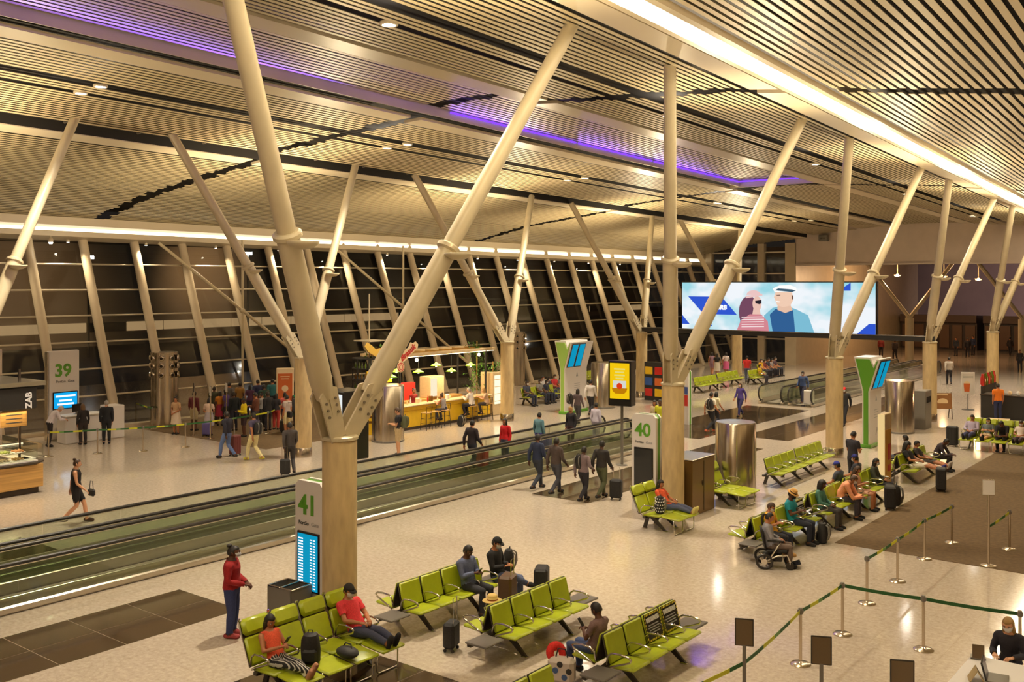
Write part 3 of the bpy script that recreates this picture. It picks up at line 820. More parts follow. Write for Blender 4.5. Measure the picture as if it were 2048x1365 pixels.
for i, (px, py, e) in enumerate(((1795, 550, 60), (1888, 552, 14), (1957, 558, 14))):
    Z = 84; x = (px - CX) / FPX * Z; X = -math.sin(YAW) * Z + math.cos(YAW) * x; Y = math.cos(YAW) * Z + math.sin(YAW) * x
    zz = CAMH + (HOR - py) * Z / FPX
    r = thing('floodlight', ('blazing amber floodlight', 'small amber floodlight left of the end one', 'small amber floodlight at the end')[i] + ' under the passage ceiling', 'light', (X, Y, zz))
    b = B(); b.lathe([(.02, -.16), (.26, -.10), (.3, 0), (.28, .02)], n=14, caps=False); b.build('reflector', [M_band], r, smooth=True)
    b = B(); b.ell((0, 0, -.04), (.16 if i == 0 else .13, .16 if i == 0 else .13, .1), 10, 6); b.build('bulb', [emis('amber_bulb%d' % (i > 0), (1, .66, .3), e)], r)
    b = B(); b.tube((0, 0, 0), (0, 0, 9.15 - zz), .04, n=6); b.build('rod', [M_strut], r)
    lamp('POINT', 'floodlight_lamp', (X, Y - .4, zz - .3), 900 if i == 0 else 300, (1, .6, .3), size=.2)
lamp('AREA', 'passage_fill', (-8, 104, 8.2), 5000, (.95, .70, .66), rot=(rad(62), 0, 0), size=14)  # added area light without a fixture, brightens the mauve back wall
# shop fronts under the passage ceiling
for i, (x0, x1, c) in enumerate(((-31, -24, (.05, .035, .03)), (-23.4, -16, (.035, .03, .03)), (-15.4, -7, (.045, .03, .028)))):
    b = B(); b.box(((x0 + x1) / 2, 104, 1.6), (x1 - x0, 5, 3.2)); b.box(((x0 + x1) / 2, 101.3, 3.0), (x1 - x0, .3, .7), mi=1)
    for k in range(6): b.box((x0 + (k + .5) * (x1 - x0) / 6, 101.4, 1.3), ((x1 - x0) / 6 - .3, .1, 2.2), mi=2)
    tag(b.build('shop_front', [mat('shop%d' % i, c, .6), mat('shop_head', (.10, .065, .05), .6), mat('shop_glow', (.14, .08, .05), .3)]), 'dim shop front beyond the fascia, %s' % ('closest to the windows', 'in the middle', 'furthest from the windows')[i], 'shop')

# ------------------------------------------------------------------ outside, seen through the glass
b = B(); b.box((-170, 60, -1.2), (250, 420, .4)); struct(b.build('ground', [mat('apron', (.05, .045, .04), .7, noise=(.05, .3))]), 'dark airport apron outside the windows')
pier = thing('building', 'long low pier building with an added glow band low on its front across the apron', 'building', (-118, 70, -1))
b = B(); b.box((0, 0, 6.0), (14, 230, 12)); b.build('wall', [mat('pier_wall', (.22, .18, .14), .8)], pier)
b = B(); b.box((0, 0, 12.3), (18, 236, .5)); b.build('roof', [mat('pier_roof', (.12, .1, .08), .7)], pier)
E_pier = emis('pier_glow_band', (.95, .62, .30), .5)  # glowing panes added to stand in for the warm lit band outside
for k in range(46):
    b = B(); b.box((7.05, -112 + k * 5, 2.2), (.1, 4.85, 1.1)); b.build('window', [E_pier if R.random() < .9 else mat('pier_dark', (.03, .03, .03), .3)], pier)
for k, (Y, lean) in enumerate(((70, 0),)):
    br = thing('boarding_bridge', 'covered boarding bridge out on the dark apron', 'bridge', (-58, Y, -1))
    b = B(); b.box((0, 0, 4.6), (20, 3.2, 2.8), bev=.1); b.build('tunnel', [mat('bridge_grey', (.14, .12, .10), .6)], br)
    b = B()
    for q in range(8): b.box((-9 + q * 2.4, 1.62, 4.9), (1.8, .06, 1.2))
    b.build('window_row', [emis('bridge_windows', (.75, .7, .45), .25)], br)
    for q in (-7, 7):
        b = B(); b.box((q, 0, 1.6), (.6, 2.0, 3.4)); b.build('leg', [M_grey], br)
E_mast = emis('added_mast_lamp', (.8, .9, 1.0), 40)
for k, (Y, X, h) in enumerate(((32, -95, 12), (52, -95, 10), (75, -100, 11), (18, -88, 9), (-2, -80, 13))):
    r = thing('light_mast', 'floodlight mast on the dark apron, %s from the left' % ('second', 'third', 'fifth', 'first', 'fourth')[k], 'light mast', (X, Y, -1))
    b = B(); b.tube((0, 0, 0), (0, 0, h), .12, n=6); b.build('pole', [M_grey], r)
    b = B(); b.box((.1, 0, h), (.3, .9, .3)); b.build('lamp_head', [E_mast], r)
    lo_ = lamp('SPOT', 'added_mast_lamp', (X - .4, Y, h - 1.3), 5200, (1, .62, .28), size=.3, spot=rad(80), blend=1); lo_.rotation_euler = Vector((-1, .1, -.25)).to_track_quat('-Z', 'Y').to_euler()  # amber spot added to throw warm pools on the pier wall
# ------------------------------------------------------------------ V columns
def column(x, y, dx, lab, dys=(-3.2, 5.0)):
    r = thing('forked_column', lab, 'column', (x, y, 0))
    b = B(); b.lathe([(.312, 0), (.312, ZB - .02), (.30, ZB)], n=24); b.build('shaft', [M_conc], r, smooth='auto')
    b = B(); b.lathe([(.325, 0), (.325, .34), (.318, .35)], n=24); b.build('base_sleeve', [M_inox], r, smooth='auto')
    b = B(); b.lathe([(.335, ZB), (.335, ZB + .05), (.30, ZB + .07)], n=24); b.build('cap_plate', [M_strut], r)
    for sg in (-1, 1):
        u = x + dx; lo, hi = u - 5, u + 5
        ty = y + dys[0 if sg < 0 else 1]
        for _ in range(30):
            m = (lo + hi) / 2
            if m + lerp(BTAB, m) * (ty - 24.5) < x + dx * (1 if dx > 0 else 1): lo = m
            else: hi = m
        top = cp(lo, ty, .06) - Vector((x, y, 0))
        bot = Vector((0, sg * .14, ZB + .05)); d = (top - bot).normalized(); Ln = (top - bot).length
        at = lambda t: bot + d * (Ln * t)
        b = B(); b.path([at(.09), at(.13), at(.42)], [.155, .205, .195], 18); b.build('lower_tube', [M_strut], r, smooth='auto')
        st = b = B(); b.path([at(.42), at(.44), at(1.0)], [.15, .165, .15], 18); o = b.build('upper_tube', [M_strut], r, smooth='auto')
        b = B(); b.path([at(.413), at(.417), at(.424), at(.428)], [.20, .245, .245, .2], 18); b.build('collar', [M_strut], r, smooth='auto')
        # foot: tapered gusset plates with bolts
        b = B(); side = d.cross(Vector((1, 0, 0))).normalized()
        for k in (-1, 1):
            o_ = bot + Vector((k * .12, 0, 0)) - Vector((.02, 0, 0))
            b.prism([(-.17, -.02), (.17, -.02), (.21, .95), (0, 1.12), (-.21, .95)], o_, side, d, (.04, 0, 0))
        b.prism([(-.12, 0), (.12, 0), (.16, .95), (-.16, .95)], bot - side * .02, Vector((1, 0, 0)), d, side * .04)
        gp = b.build('gusset', [M_strut], r)
        b = B()
        for k in (-1, 1):
            for (aa, bb) in ((-.11, .5), (-.11, .64), (-.11, .78), (.11, .5), (.11, .64), (.11, .78)):
                c = bot + side * aa + d * bb + Vector((k * .145, 0, 0)); b.tube(c - Vector((.02, 0, 0)), c + Vector((.02, 0, 0)), .026, n=8)
        b.build('bolt_set', [M_bolt], gp)
        # uplight dish bracketed at the collar
        c = at(.405) + Vector((.34, 0, .02)) if dx > 0 else at(.405) + Vector((.30, 0, 0))
        b = B(); b.lathe([(.02, -.13), (.14, -.11), (.24, -.05), (.27, 0), (.25, .01)], c, 16, caps=False); ds = b.build('uplight_dish', [M_strut], r, smooth=True)
        b = B(); b.tube(at(.405), c + Vector((0, 0, -.06)), .035, n=8); b.build('bracket', [M_strut], ds)
        wpos = c + Vector((x, y - sg * .1, .08))
        lo_ = lamp('SPOT', 'uplight_and_fill', wpos, UP_W, (1, .80, .50), size=.12, spot=rad(116), blend=1.0)
        lo_.rotation_euler = Vector((.35, -sg * .6, 1)).to_track_quat('-Z', 'Y').to_euler()
        if dx < 0:
            lo_ = lamp('SPOT', 'uplight_and_fill', at(.405) + Vector((x - .45, y - sg * .1, .1)), UP_W * 1.1, (1, .80, .50), size=.12, spot=rad(124), blend=1.0)  # second spot added without a dish, brightens the window bay slats
            lo_.rotation_euler = Vector((-.75, -sg * .35, .8)).to_track_quat('-Z', 'Y').to_euler()
    return r
near = ['nearest forked column, its shaft beside the gate 41 totem', 'forked column beside the gate 40 totem', 'forked column between the green Y sign and the empty lime benches', 'forked column right of the big screen, behind a steel cylinder', 'farthest full forked column on the near row, behind the drinks counter']
far = ['forked column at the left frame edge behind the food kiosk', 'forked column between the gate queue and the yellow bar', 'forked column right of the yellow bar', 'forked column carrying the left end of the big screen', 'small forked column below the big screen']
for y, l in zip(COLY, near): column(XR, y, 1.7, l, (-4.0, 4.9) if y < 13 else (-3.2, 5.0))
for y, l in zip(COLY, far): column(XL, y, -1.85, l, (-4.35, 4.35))

# ------------------------------------------------------------------ moving walkways
def walkway(y0, y1, xs, lab, end_lo, end_hi):
    x0, x1 = xs
    r = thing('moving_walkway', lab, 'walkway', ((x0 + x1) / 2, y0, 0)); L_ = y1 - y0
    b = B(); b.box((0, L_ / 2, .012), (x1 - x0, L_, .03)); b.box((0, L_ / 2, .03), (.9, L_ - 1.5, .02), mi=1)
    for k in range(-7, 8): b.box((k * .06, L_ / 2, .042), (.02, L_ - 1.6, .012), mi=1)
    b.build('pallet_band', [M_alu, mat('tread', (.34, .30, .23), .45)], r)
    pane = {}
    for sx in (-1, 1):
        X = sx * (x1 - x0) / 2
        b = B(); b.box((X, L_ / 2, .09), (.20, L_ - .5, .16), bev=.03); b.box((X - sx * .12, L_ / 2, .16), (.03, L_ - .8, .26), bev=.01)
        b.build('skirt', [M_alu], r)
        n = round((L_ - 1.4) / 1.9); w_ = (L_ - 1.4) / n
        k = round(w_, 3)
        if k not in pane:
            b = B(); b.box((0, 0, 0), (.014, w_ - .012, .76)); pane[k] = b.mesh('pane', [M_rail])
        for i in range(n): ob('pane', pane[k], r, (X, .7 + w_ * (i + .5), .55))
        a = B(); ps = []
        for g in range(0, 9): ps.append((X, .52 - .42 * math.cos(rad(90 - g * 11.25 * 1)) * 1 if False else .52 - .44 * math.sin(PI * g / 8), .20 + .40 - .40 * math.cos(PI * g / 8)))
        ps = [(X, .52 - .42 * math.sin(PI * g / 8), .56 - .40 * math.cos(PI * g / 8)) for g in range(9)]
        pe = [(X, L_ - .52 + .42 * math.sin(PI * g / 8), .56 + .40 * math.cos(PI * g / 8)) for g in range(9)]
        a.path(ps + pe, .042, 8); a.build('handrail', [M_rubber], r, smooth=True)
        # end glass
        for yc, sg in ((.52, -1), (L_ - .52, 1)):
            b = B(); b.prism([(0, -.36)] + [(sg * .36 * math.sin(PI * g / 8), -.36 * math.cos(PI * g / 8)) for g in range(1, 8)] + [(0, .36), (-sg * .17, .36), (-sg * .17, -.36)], (X - .007, yc, .56), (0, 1, 0), (0, 0, 1), (.014, 0, 0))
            b.build('end_pane', [M_rail], r)
        b = B(); b.tube((X, .6, .92), (X, L_ - .6, .92), .022, n=6); b.build('rail_channel', [M_alu], r)
    for yy in (.35, L_ - .35):
        b = B(); b.box((0, yy, .035), (x1 - x0 - .25, .5, .012)); b.build('comb_plate', [M_chrome], r)
WA, WB = (-22.75, -21.5), (-21.1, -19.85)
walkway(1, 35.2, WA, 'near moving walkway, the lane further from the benches', 0, 1)
walkway(1, 35.2, WB, 'near moving walkway, the lane closer to the benches', 0, 1)
walkway(50, 74, WA, 'far moving walkway beyond the dark floor, the lane closer to the windows', 1, 0)
walkway(50, 74, WB, 'far moving walkway beyond the dark floor, the lane closer to the near columns', 1, 0)

# ------------------------------------------------------------------ beam seating
PW = .575
def mk_seat():
    b = B(); b.T = Matrix.Translation((.36, 0, .435)) @ Matrix.Rotation(rad(-3), 4, 'Y'); b.box((0, 0, 0), (.47, .53, .06), bev=.028); return b.mesh('seat', [M_lime], 'auto')
def mk_back(warn=False):
    b = B(); T = Matrix.Translation((.09, 0, .68)) @ Matrix.Rotation(rad(-15), 4, 'Y'); b.T = T
    b.box((0, 0, 0), (.05, .53, .46), bev=.022, mi=0)
    b.box((-.03, 0, 0), (.02, .55, .48), bev=.01, mi=1)
    return b.mesh('backrest', [M_lime, M_shell], 'auto')
def mk_arm():
    b = B(); b.path([(.10, 0, .46), (.13, 0, .60), (.20, 0, .655), (.36, 0, .665), (.50, 0, .65), (.555, 0, .62), (.53, 0, .575), (.42, 0, .53), (.24, 0, .46), (.13, 0, .40)], .017, 8); return b.mesh('armrest', [M_chrome], True)
def mk_leg(double):
    b = B(); x0 = -.52 if double else -.20
    b.prism([(x0, .0), (x0 + .10, 0), (.0, .30), (.42, 0), (.52, 0), (.08, .38), (-.08, .38)], (0, -.02, .015), (1, 0, 0), (0, 0, 1), (0, .04, 0))
    for x in (x0 + .06, .47): b.box((x, 0, .012), (.14, .07, .024), bev=.01, mi=1)
    return b.mesh('leg', [M_shell, M_chrome])
def mk_warn():
    b = B(); b.T = Matrix.Translation((.09, 0, .68)) @ Matrix.Rotation(rad(-15), 4, 'Y') @ Matrix.Translation((.029, 0, 0))
    b.box((0, 0, 0), (.006, .52, .45), bev=.002, mi=0)
    for k in range(9):
        for zz in (-.205, .205): b.prism([(0, 0), (.03, 0), (.045, .03), (.015, .03)], (.004, -.24 + k * .053, zz - .015), (0, 1, 0), (0, 0, 1), (.002, 0, 0), 1)
    for k in range(7):
        for yy in (-.243, .243): b.prism([(0, 0), (.022, .012), (.022, .042), (0, .03)], (.004, yy - .011, -.19 + k * .055), (0, 1, 0), (0, 0, 1), (.002, 0, 0), 1)
    for k in range(11): b.box((.005, -.19 + k * .038, .12), (.004, .026, .075), mi=2)
    for k, wd in enumerate((.32, .36, .30, .34)): b.box((.005, 0, .03 - k * .042), (.004, wd, .016), mi=3)
    b.prism([(-.03, 0), (0, .04), (.03, 0), (.012, 0), (0, .015), (-.012, 0)], (.004, .06, -.17), (0, 1, 0), (0, 0, 1), (.003, 0, 0), 2)
    return b.mesh('warning_cover', [M_black, mat('hazard_yellow', (.75, .62, .03), .5), M_wtext, M_greytext])
ME = dict(seat=mk_seat(), back=mk_back(), arm=mk_arm(), leg2=mk_leg(True), leg1=mk_leg(False), warn=mk_warn())
def place(me, par, nm, side, y, x=0.0):
    return ob(nm, me, par, (x, y, 0), 0 if side > 0 else PI)
def bench(x, y0, n, lab, rz=0.0, double=False, tables=(1, 1), warn=(), group=None, arms=True, seats2=None, mass=None):
    r = thing('beam_bench', lab, 'bench', (x, y0, 0), rad(rz), group); L_ = n * PW
    e0, e1 = (-.5 if tables[0] else 0), (.5 if tables[1] else 0)
    b = B(); b.box((0, (L_ + e0 + e1) / 2, .365), (.09, L_ - e0 + e1, .06), bev=.01); b.build('beam', [M_shell], r)
    for s in ((1, -1) if double else (1,)):
        for i in range(n):
            if s < 0 and seats2 is not None and i not in seats2: continue
            y = PW * (i + .5)
            place(ME['seat'], r, 'seat', s, y); place(ME['back'], r, 'backrest', s, y)
            if s > 0 and i in warn: ob('warning_cover', ME['warn'], r, (0, y, 0))['label'] = 'black hazard-striped cover with white lettering'
        if arms:
            for i in range(n + 1): place(ME['arm'], r, 'armrest', s, PW * i)
    for y in ((.45, L_ - .45) if n < 6 else (.45, L_ / 2, L_ - .45)): ob('leg', ME['leg2' if double else 'leg1'], r, (0, y, 0))
    for k, yy in ((0, -.3), (1, L_ + .3)):
        if tables[k]:
            b = B(); b.box((.18, yy, .42), (.46, .50, .035), bev=.012); b.box((.05, yy, .38), (.3, .06, .05)); b.build('side_table', [M_table], r)
    return r
bench(-13.15, 13.2, 4, 'double lime bench with the man in a grey hoodie and his luggage', double=True)
bench(-11.0, 13.25, 4, 'double lime bench in the middle of the three near rows', double=True)
bench(-8.7, 13.3, 4, 'double lime bench with two black hazard covers over its far seats', double=True, warn=(2, 3))
bench(-8.65, 9.55, 4, 'lime bench cut by the bottom frame edge', tables=(0, 0))
bench(-13.35, 29.75, 4, 'empty lime bench just behind the nearer steel cylinder', tables=(0, 0))
bench(-13.35, 32.15, 4, 'empty lime bench in front of the third near column', tables=(0, 1))
bench(-10.2, 22.0, 2, 'short lime bench behind the wheelchair', double=True, tables=(1, 0))
bench(-10.2, 23.3, 3, 'lime bench of the man in the straw hat with one hazard cover', double=True, tables=(0, 0), warn=(2,))
bench(-10.2, 25.5, 4, 'lime bench of the woman with dark curly hair', double=True, tables=(0, 0))
bench(-10.2, 28.2, 4, 'lime bench behind the black suitcases on the carpet', double=True, tables=(0, 0))
bench(-10.2, 32.9, 5, 'lime bench beyond the yellow poster totem', double=True, tables=(0, 1))
for i, (px, py, n, d) in enumerate(((1385, 787, 5, 0), (1432, 776, 5, 0), (1494, 770, 3, 0))):
    x, y = pt(px, py)
    bench(x, y, n, ('small lime bench below the left end of the big screen', 'small lime bench between the two columns below the big screen', 'small lime bench with a yellow-shirted sitter below the big screen')[i], tables=(0, 0))
x, y = pt(1512, 757); bench(x, y, 5, 'distant lime bench crowded with sitters below the big screen', tables=(0, 0))
x, y = pt(1040, 812); bench(x, y, 5, 'lime bench behind the column right of the yellow bar', tables=(0, 0))
x, y = pt(1072, 800); bench(x, y, 5, 'crowded lime bench left of the pale Y sign', tables=(0, 0))
x, y = pt(1163, 772); bench(x, y, 2, 'pair of lime seats right of the pale Y sign', tables=(0, 0))

# high-backed lounge seats
def mk_lback():
    b = B(); b.T = Matrix.Translation((0, 0, .43)) @ Matrix.Rotation(rad(-24), 4, 'Y')
    b.box((0, 0, .24), (.07, .54, .44), bev=.03); b.box((.012, 0, .615), (.115, .54, .27), bev=.05); b.box((-.045, 0, .37), (.02, .555, .72), bev=.01, mi=1)
    for s in (-1, 1): b.path([(-.02, s * .278, .0), (-.02, s * .278, .72), (.02, s * .278, .77)], .013, 6, mi=2)
    return b.mesh('high_backrest', [M_lime, M_shell, M_chrome], 'auto')
def mk_lseat():
    b = B(); b.T = Matrix.Translation((.30, 0, .425)) @ Matrix.Rotation(rad(-2), 4, 'Y'); b.box((0, 0, 0), (.58, .54, .07), bev=.03); return b.mesh('long_seat', [M_lime], 'auto')
def mk_foot():
    b = B(); b.T = Matrix.Translation((.88, 0, .42)) @ Matrix.Rotation(rad(4), 4, 'Y'); b.box((0, 0, 0), (.54, .52, .055), bev=.024); return b.mesh('footrest', [M_lime], 'auto')
def mk_ul():
    b = B(); b.path([(.98, -.24, .40), (.98, -.24, .05), (.98, -.20, .02), (.98, .20, .02), (.98, .24, .05), (.98, .24, .40)], .014, 6); return b.mesh('footrest_leg', [M_chrome], True)
LM = dict(b=mk_lback(), s=mk_lseat(), f=mk_foot(), u=mk_ul())
def lounge(x, y0, n, lab, rz=0.0, feet=True):
    r = thing('lounge_seat', lab, 'lounge seat', (x, y0, 0), rad(rz)); P_ = .585; L_ = n * P_
    b = B(); b.box((.12, L_ / 2, .365), (.09, L_, .06), bev=.01); b.build('beam', [M_shell], r)
    for i in range(n):
        y = P_ * (i + .5)
        ob('high_backrest', LM['b'], r, (0, y, 0)); ob('long_seat', LM['s'], r, (0, y, 0))
        if feet: ob('footrest', LM['f'], r, (0, y, 0)); ob('footrest_leg', LM['u'], r, (0, y, 0))
    for i in range(n + 1): ob('armrest', ME['arm'], r, (-.08, P_ * i, .02))
    for y in (.3, L_ - .3): ob('leg', ME['leg1'], r, (.12, y, 0))
    return r
lounge(-12.95, 9.75, 4, 'row of four high-backed lime lounge seats with footrests nearest the camera')
lounge(-13.55, 22.55, 2, 'pair of high-backed lime lounge seats beside the gate 40 totem')
lounge(-13.55, 26.3, 2, 'pair of empty lime lounge seats behind the brown metal cabinet')
x, y = pt(1922, 893)
lounge(x + .1, y + .15, 5, 'row of high-backed lime lounge seats facing the viewer across the brown carpet', rz=-90)

# ------------------------------------------------------------------ steel cylinders, cabinet, bins
def cyl(x, y, r_, h, lab, noz=False):
    t = thing('air_duct', lab, 'air duct', (x, y, 0)); b = B(); b.lathe([(r_, 0), (r_, h - .03), (r_ - .02, h), (.02, h + .01)], n=32); b.build('drum', [M_inox], t, smooth='auto')
    for k in range(4):
        g = k * PI / 2 + .5; b = B(); b.box((math.cos(g) * (r_ + .003), math.sin(g) * (r_ + .003), h / 2), (.012, .025, h - .06), rot=(0, 0, g)); b.build('seam_strip', [M_chrome], t)
    b = B(); b.lathe([(r_ + .012, 0), (r_ + .012, .07), (r_, .08)], n=32, caps=False); b.build('base_ring', [M_grey], t)
cyl(-13.5, 28.1, .60, 2.25, 'brushed steel cylinder between the brown cabinet and the empty lime benches')
cyl(-13.6, 44.3, .60, 2.25, 'brushed steel cylinder between the dark green Y sign and the fourth near column')
cyl(-29.3, 28.9, .66, 2.3, 'brushed steel cylinder at the left end of the yellow bar')
cyl(-28.4, 43.6, .62, 2.35, 'brushed steel cylinder behind the yellow poster screen')
def nozz(x, y, lab):
    t = thing('air_diffuser', lab, 'air duct', (x, y, 0)); h = 3.35
    b = B(); rg = []
    for z in (0, h): rg.append([((.55 + .05 * math.cos(6 * 2 * PI * k / 48)) * math.cos(2 * PI * k / 48), (.55 + .05 * math.cos(6 * 2 * PI * k / 48)) * math.sin(2 * PI * k / 48), z) for k in range(48)])
    b.rings(rg); b.build('fluted_shaft', [M_inox], t, smooth='auto')
    b = B(); b.lathe([(.58, 3.3), (.58, 3.36), (.02, 3.38)], n=32); b.build('top_lid', [M_inox], t)
    for z in (2.35, 2.75, 3.1):
        for k in range(8):
            g = 2 * PI * k / 8; c = Vector((math.cos(g) * .58, math.sin(g) * .58, z)); d = Vector((math.cos(g), math.sin(g), 0))
            b = B(); b.path([c, c + d * .07], [.135, .12], 14, caps=False); b.path([c + d * .06, c + d * .065], [.07, .07], 12, mi=1); b.path([c + d * .03, c + d * .05], [.125, .07], 14, caps=False, mi=0)
            b.build('nozzle', [M_inox, M_black], t, smooth='auto')
nozz(-40.2, 25.6, 'fluted steel air column with round nozzles left of the gate queue')
nozz(-39.0, 49.8, 'fluted steel air column with round nozzles behind the column right of the bar')
t = thing('metal_cabinet', 'brown metal cabinet between the gate 40 column and the lounge seats', 'cabinet', (-13.65, 25.45, 0))
b = B(); b.box((0, 0, .77), (.9, 1.35, 1.54), bev=.015); b.build('body', [mat('bronze_sheet', (.20, .12, .045), .3, .55)], t)
b = B(); b.box((0, 0, 1.552), (.93, 1.38, .025), bev=.008); b.build('top', [M_inox], t)
b = B(); b.box((.456, 0, .77), (.012, .012, 1.4)); b.box((.46, -.08, .85), (.02, .03, .14)); b.build('door_gap', [M_shell], t)
t = thing('waste_bin', 'open two-compartment waste bin below the gate 41 totem', 'bin', (-14.75, 12.0, 0), rad(4))
b = B()
for sx in (-1, 1):
    b.box((sx * .30, 0, .44), (.02, .52, .84), mi=0)
b.box((0, -.25, .44), (.62, .02, .84)); b.box((0, .25, .44), (.62, .02, .84)); b.box((0, 0, .44), (.02, .5, .84)); b.box((0, 0, .05), (.62, .5, .04)); b.build('shell', [M_grey], t)
b = B()
for x in (-.155, .155):
    for y in (-.24, .24): b.box((x, y, .87), (.31, .035, .03), bev=.008)
for x in (-.31, 0, .31): b.box((x, 0, .87), (.035, .5, .03), bev=.008)
b.build('rim', [M_inox], t)
b = B(); b.box((-.155, 0, .62), (.27, .45, .1)); b.box((.155, 0, .6), (.27, .45, .1)); b.build('liner', [M_black], t)
t = thing('waste_bin', 'tall dark bin beside the fourth near column', 'bin', (-13.2, 46.2, 0))
b = B(); b.box((0, 0, .85), (.55, .9, 1.7), bev=.02); b.build('body', [M_grey], t); b = B(); b.box((.28, 0, 1.3), (.02, .6, .25)); b.build('flap', [M_black], t)

# ------------------------------------------------------------------ gate totems
def totem(x, y, num, lab, h=2.75, screen='rows', w_=.78, fs=.52, sub=True):
    t = thing('gate_totem', lab, 'sign', (x, y, 0))
    b = B(); b.prism([(-w_ / 2, 0), (w_ / 2, 0), (w_ / 2, h - .09), (w_ / 2 - .09, h), (-w_ / 2 + .09, h), (-w_ / 2, h - .09)], (0, -.20, 0), (1, 0, 0), (0, 0, 1), (0, .10, 0)); b.build('face_panel', [M_white], t)
    b = B(); b.prism([(-w_ / 2 + .02, 0), (w_ / 2 - .02, 0), (w_ / 2 - .02, h - .11), (w_ / 2 - .1, h - .02), (-w_ / 2 + .1, h - .02), (-w_ / 2 + .02, h - .11)], (0, -.10, 0), (1, 0, 0), (0, 0, 1), (0, .16, 0)); b.build('core', [M_green], t)
    b = B(); b.prism([(-w_ / 2, 0), (w_ / 2, 0), (w_ / 2, h - .09), (w_ / 2 - .09, h), (-w_ / 2 + .09, h), (-w_ / 2, h - .09)], (0, .06, 0), (1, 0, 0), (0, 0, 1), (0, .06, 0)); b.build('rear_panel', [M_white], t)
    text(num, fs, M_green, t, (-w_ / 2 + .10, -.205, h - .62), name='number', ext=.01, bold=.012)
    text('Portão', .105, M_text, t, (-w_ / 2 + .10, -.205, h - .83), name='lettering')
    text('Gate', .105, M_greytext, t, (-w_ / 2 + .46, -.205, h - .83), name='lettering')
    if screen:
        sh = 1.12 if screen != 'low' else .5; sz = h - .95 - sh / 2
        b = B(); b.box((0, -.21, sz), (w_ - .16, .04, sh), bev=.01); sc_ = b.build('screen', [M_black], t)
        if screen == 'rows':
            b = B(); b.box((0, -.233, sz), (w_ - .22, .006, sh - .08))
            b.build('display', [E_cyan], sc_)
            b = B()
            for k in range(18):
                z = sz + sh / 2 - .13 - k * .053
                b.box((-.19, -.238, z), (.13, .004, .024)); b.box((.10, -.238, z), (.05, .004, .02)); b.box((.19, -.238, z), (.06, .004, .02))
            b.build('rows', [E_white], sc_)
        else:
            b = B(); b.box((0, -.233, sz), (w_ - .22, .006, sh - .08)); b.build('display', [E_off], sc_)
        text('oi', .05, M_greytext, t, (-.03, -.205, sz - sh / 2 - .09), name='lettering') if False else None
    return t
totem(-14.62, 12.55, '41', 'white gate 41 totem with a lit blue timetable screen')
totem(-14.62, 24.75, '40', 'white gate 40 totem with a switched off screen', screen='off')
x, y = pt(1366, 848)
t = totem(x, y, '38', 'white gate 38 totem seen edge-on behind the gate 40 column', h=2.5, screen=None, fs=.4)
b = B(); b.box((0, -.208, 1.55), (.7, .01, .34), mi=0); b.box((0, -.208, 1.1), (.7, .01, .5), mi=1); b.build('poster', [mat('poster_blue', (.04, .08, .3), .5), M_red], t)
t = thing('gate_totem', 'tall white gate 39 totem with a small bright blue screen behind the desk', 'sign', (-40.2, 20.9, 0), rad(90))
b = B(); b.box((0, 0, 1.85), (1.3, .22, 3.65), bev=.03); b.build('panel', [M_white], t)
b = B(); b.box((-.68, .02, 1.82), (.06, .26, 3.65), bev=.02); b.build('edge', [M_alu], t)
text('39', .72, M_green, t, (-.42, -.115, 2.62), name='number', ext=.01, bold=.02)
text('Portão  Gate', .15, M_text, t, (-.36, -.115, 2.36), name='lettering')
b = B(); b.box((.03, -.125, 1.62), (1.06, .05, .72), bev=.015); s_ = b.build('screen', [M_black], t)
b = B(); b.box((.03, -.152, 1.62), (.98, .006, .64)); b.build('display', [emis('screen_blue', C(20, 165, 230), 1.0)], s_)
b = B()
for z, wd in ((1.80, .85), (1.62, .55), (1.47, .7)): b.box((.03, -.157, z), (wd, .004, .075))
b.build('rows', [E_white], s_)

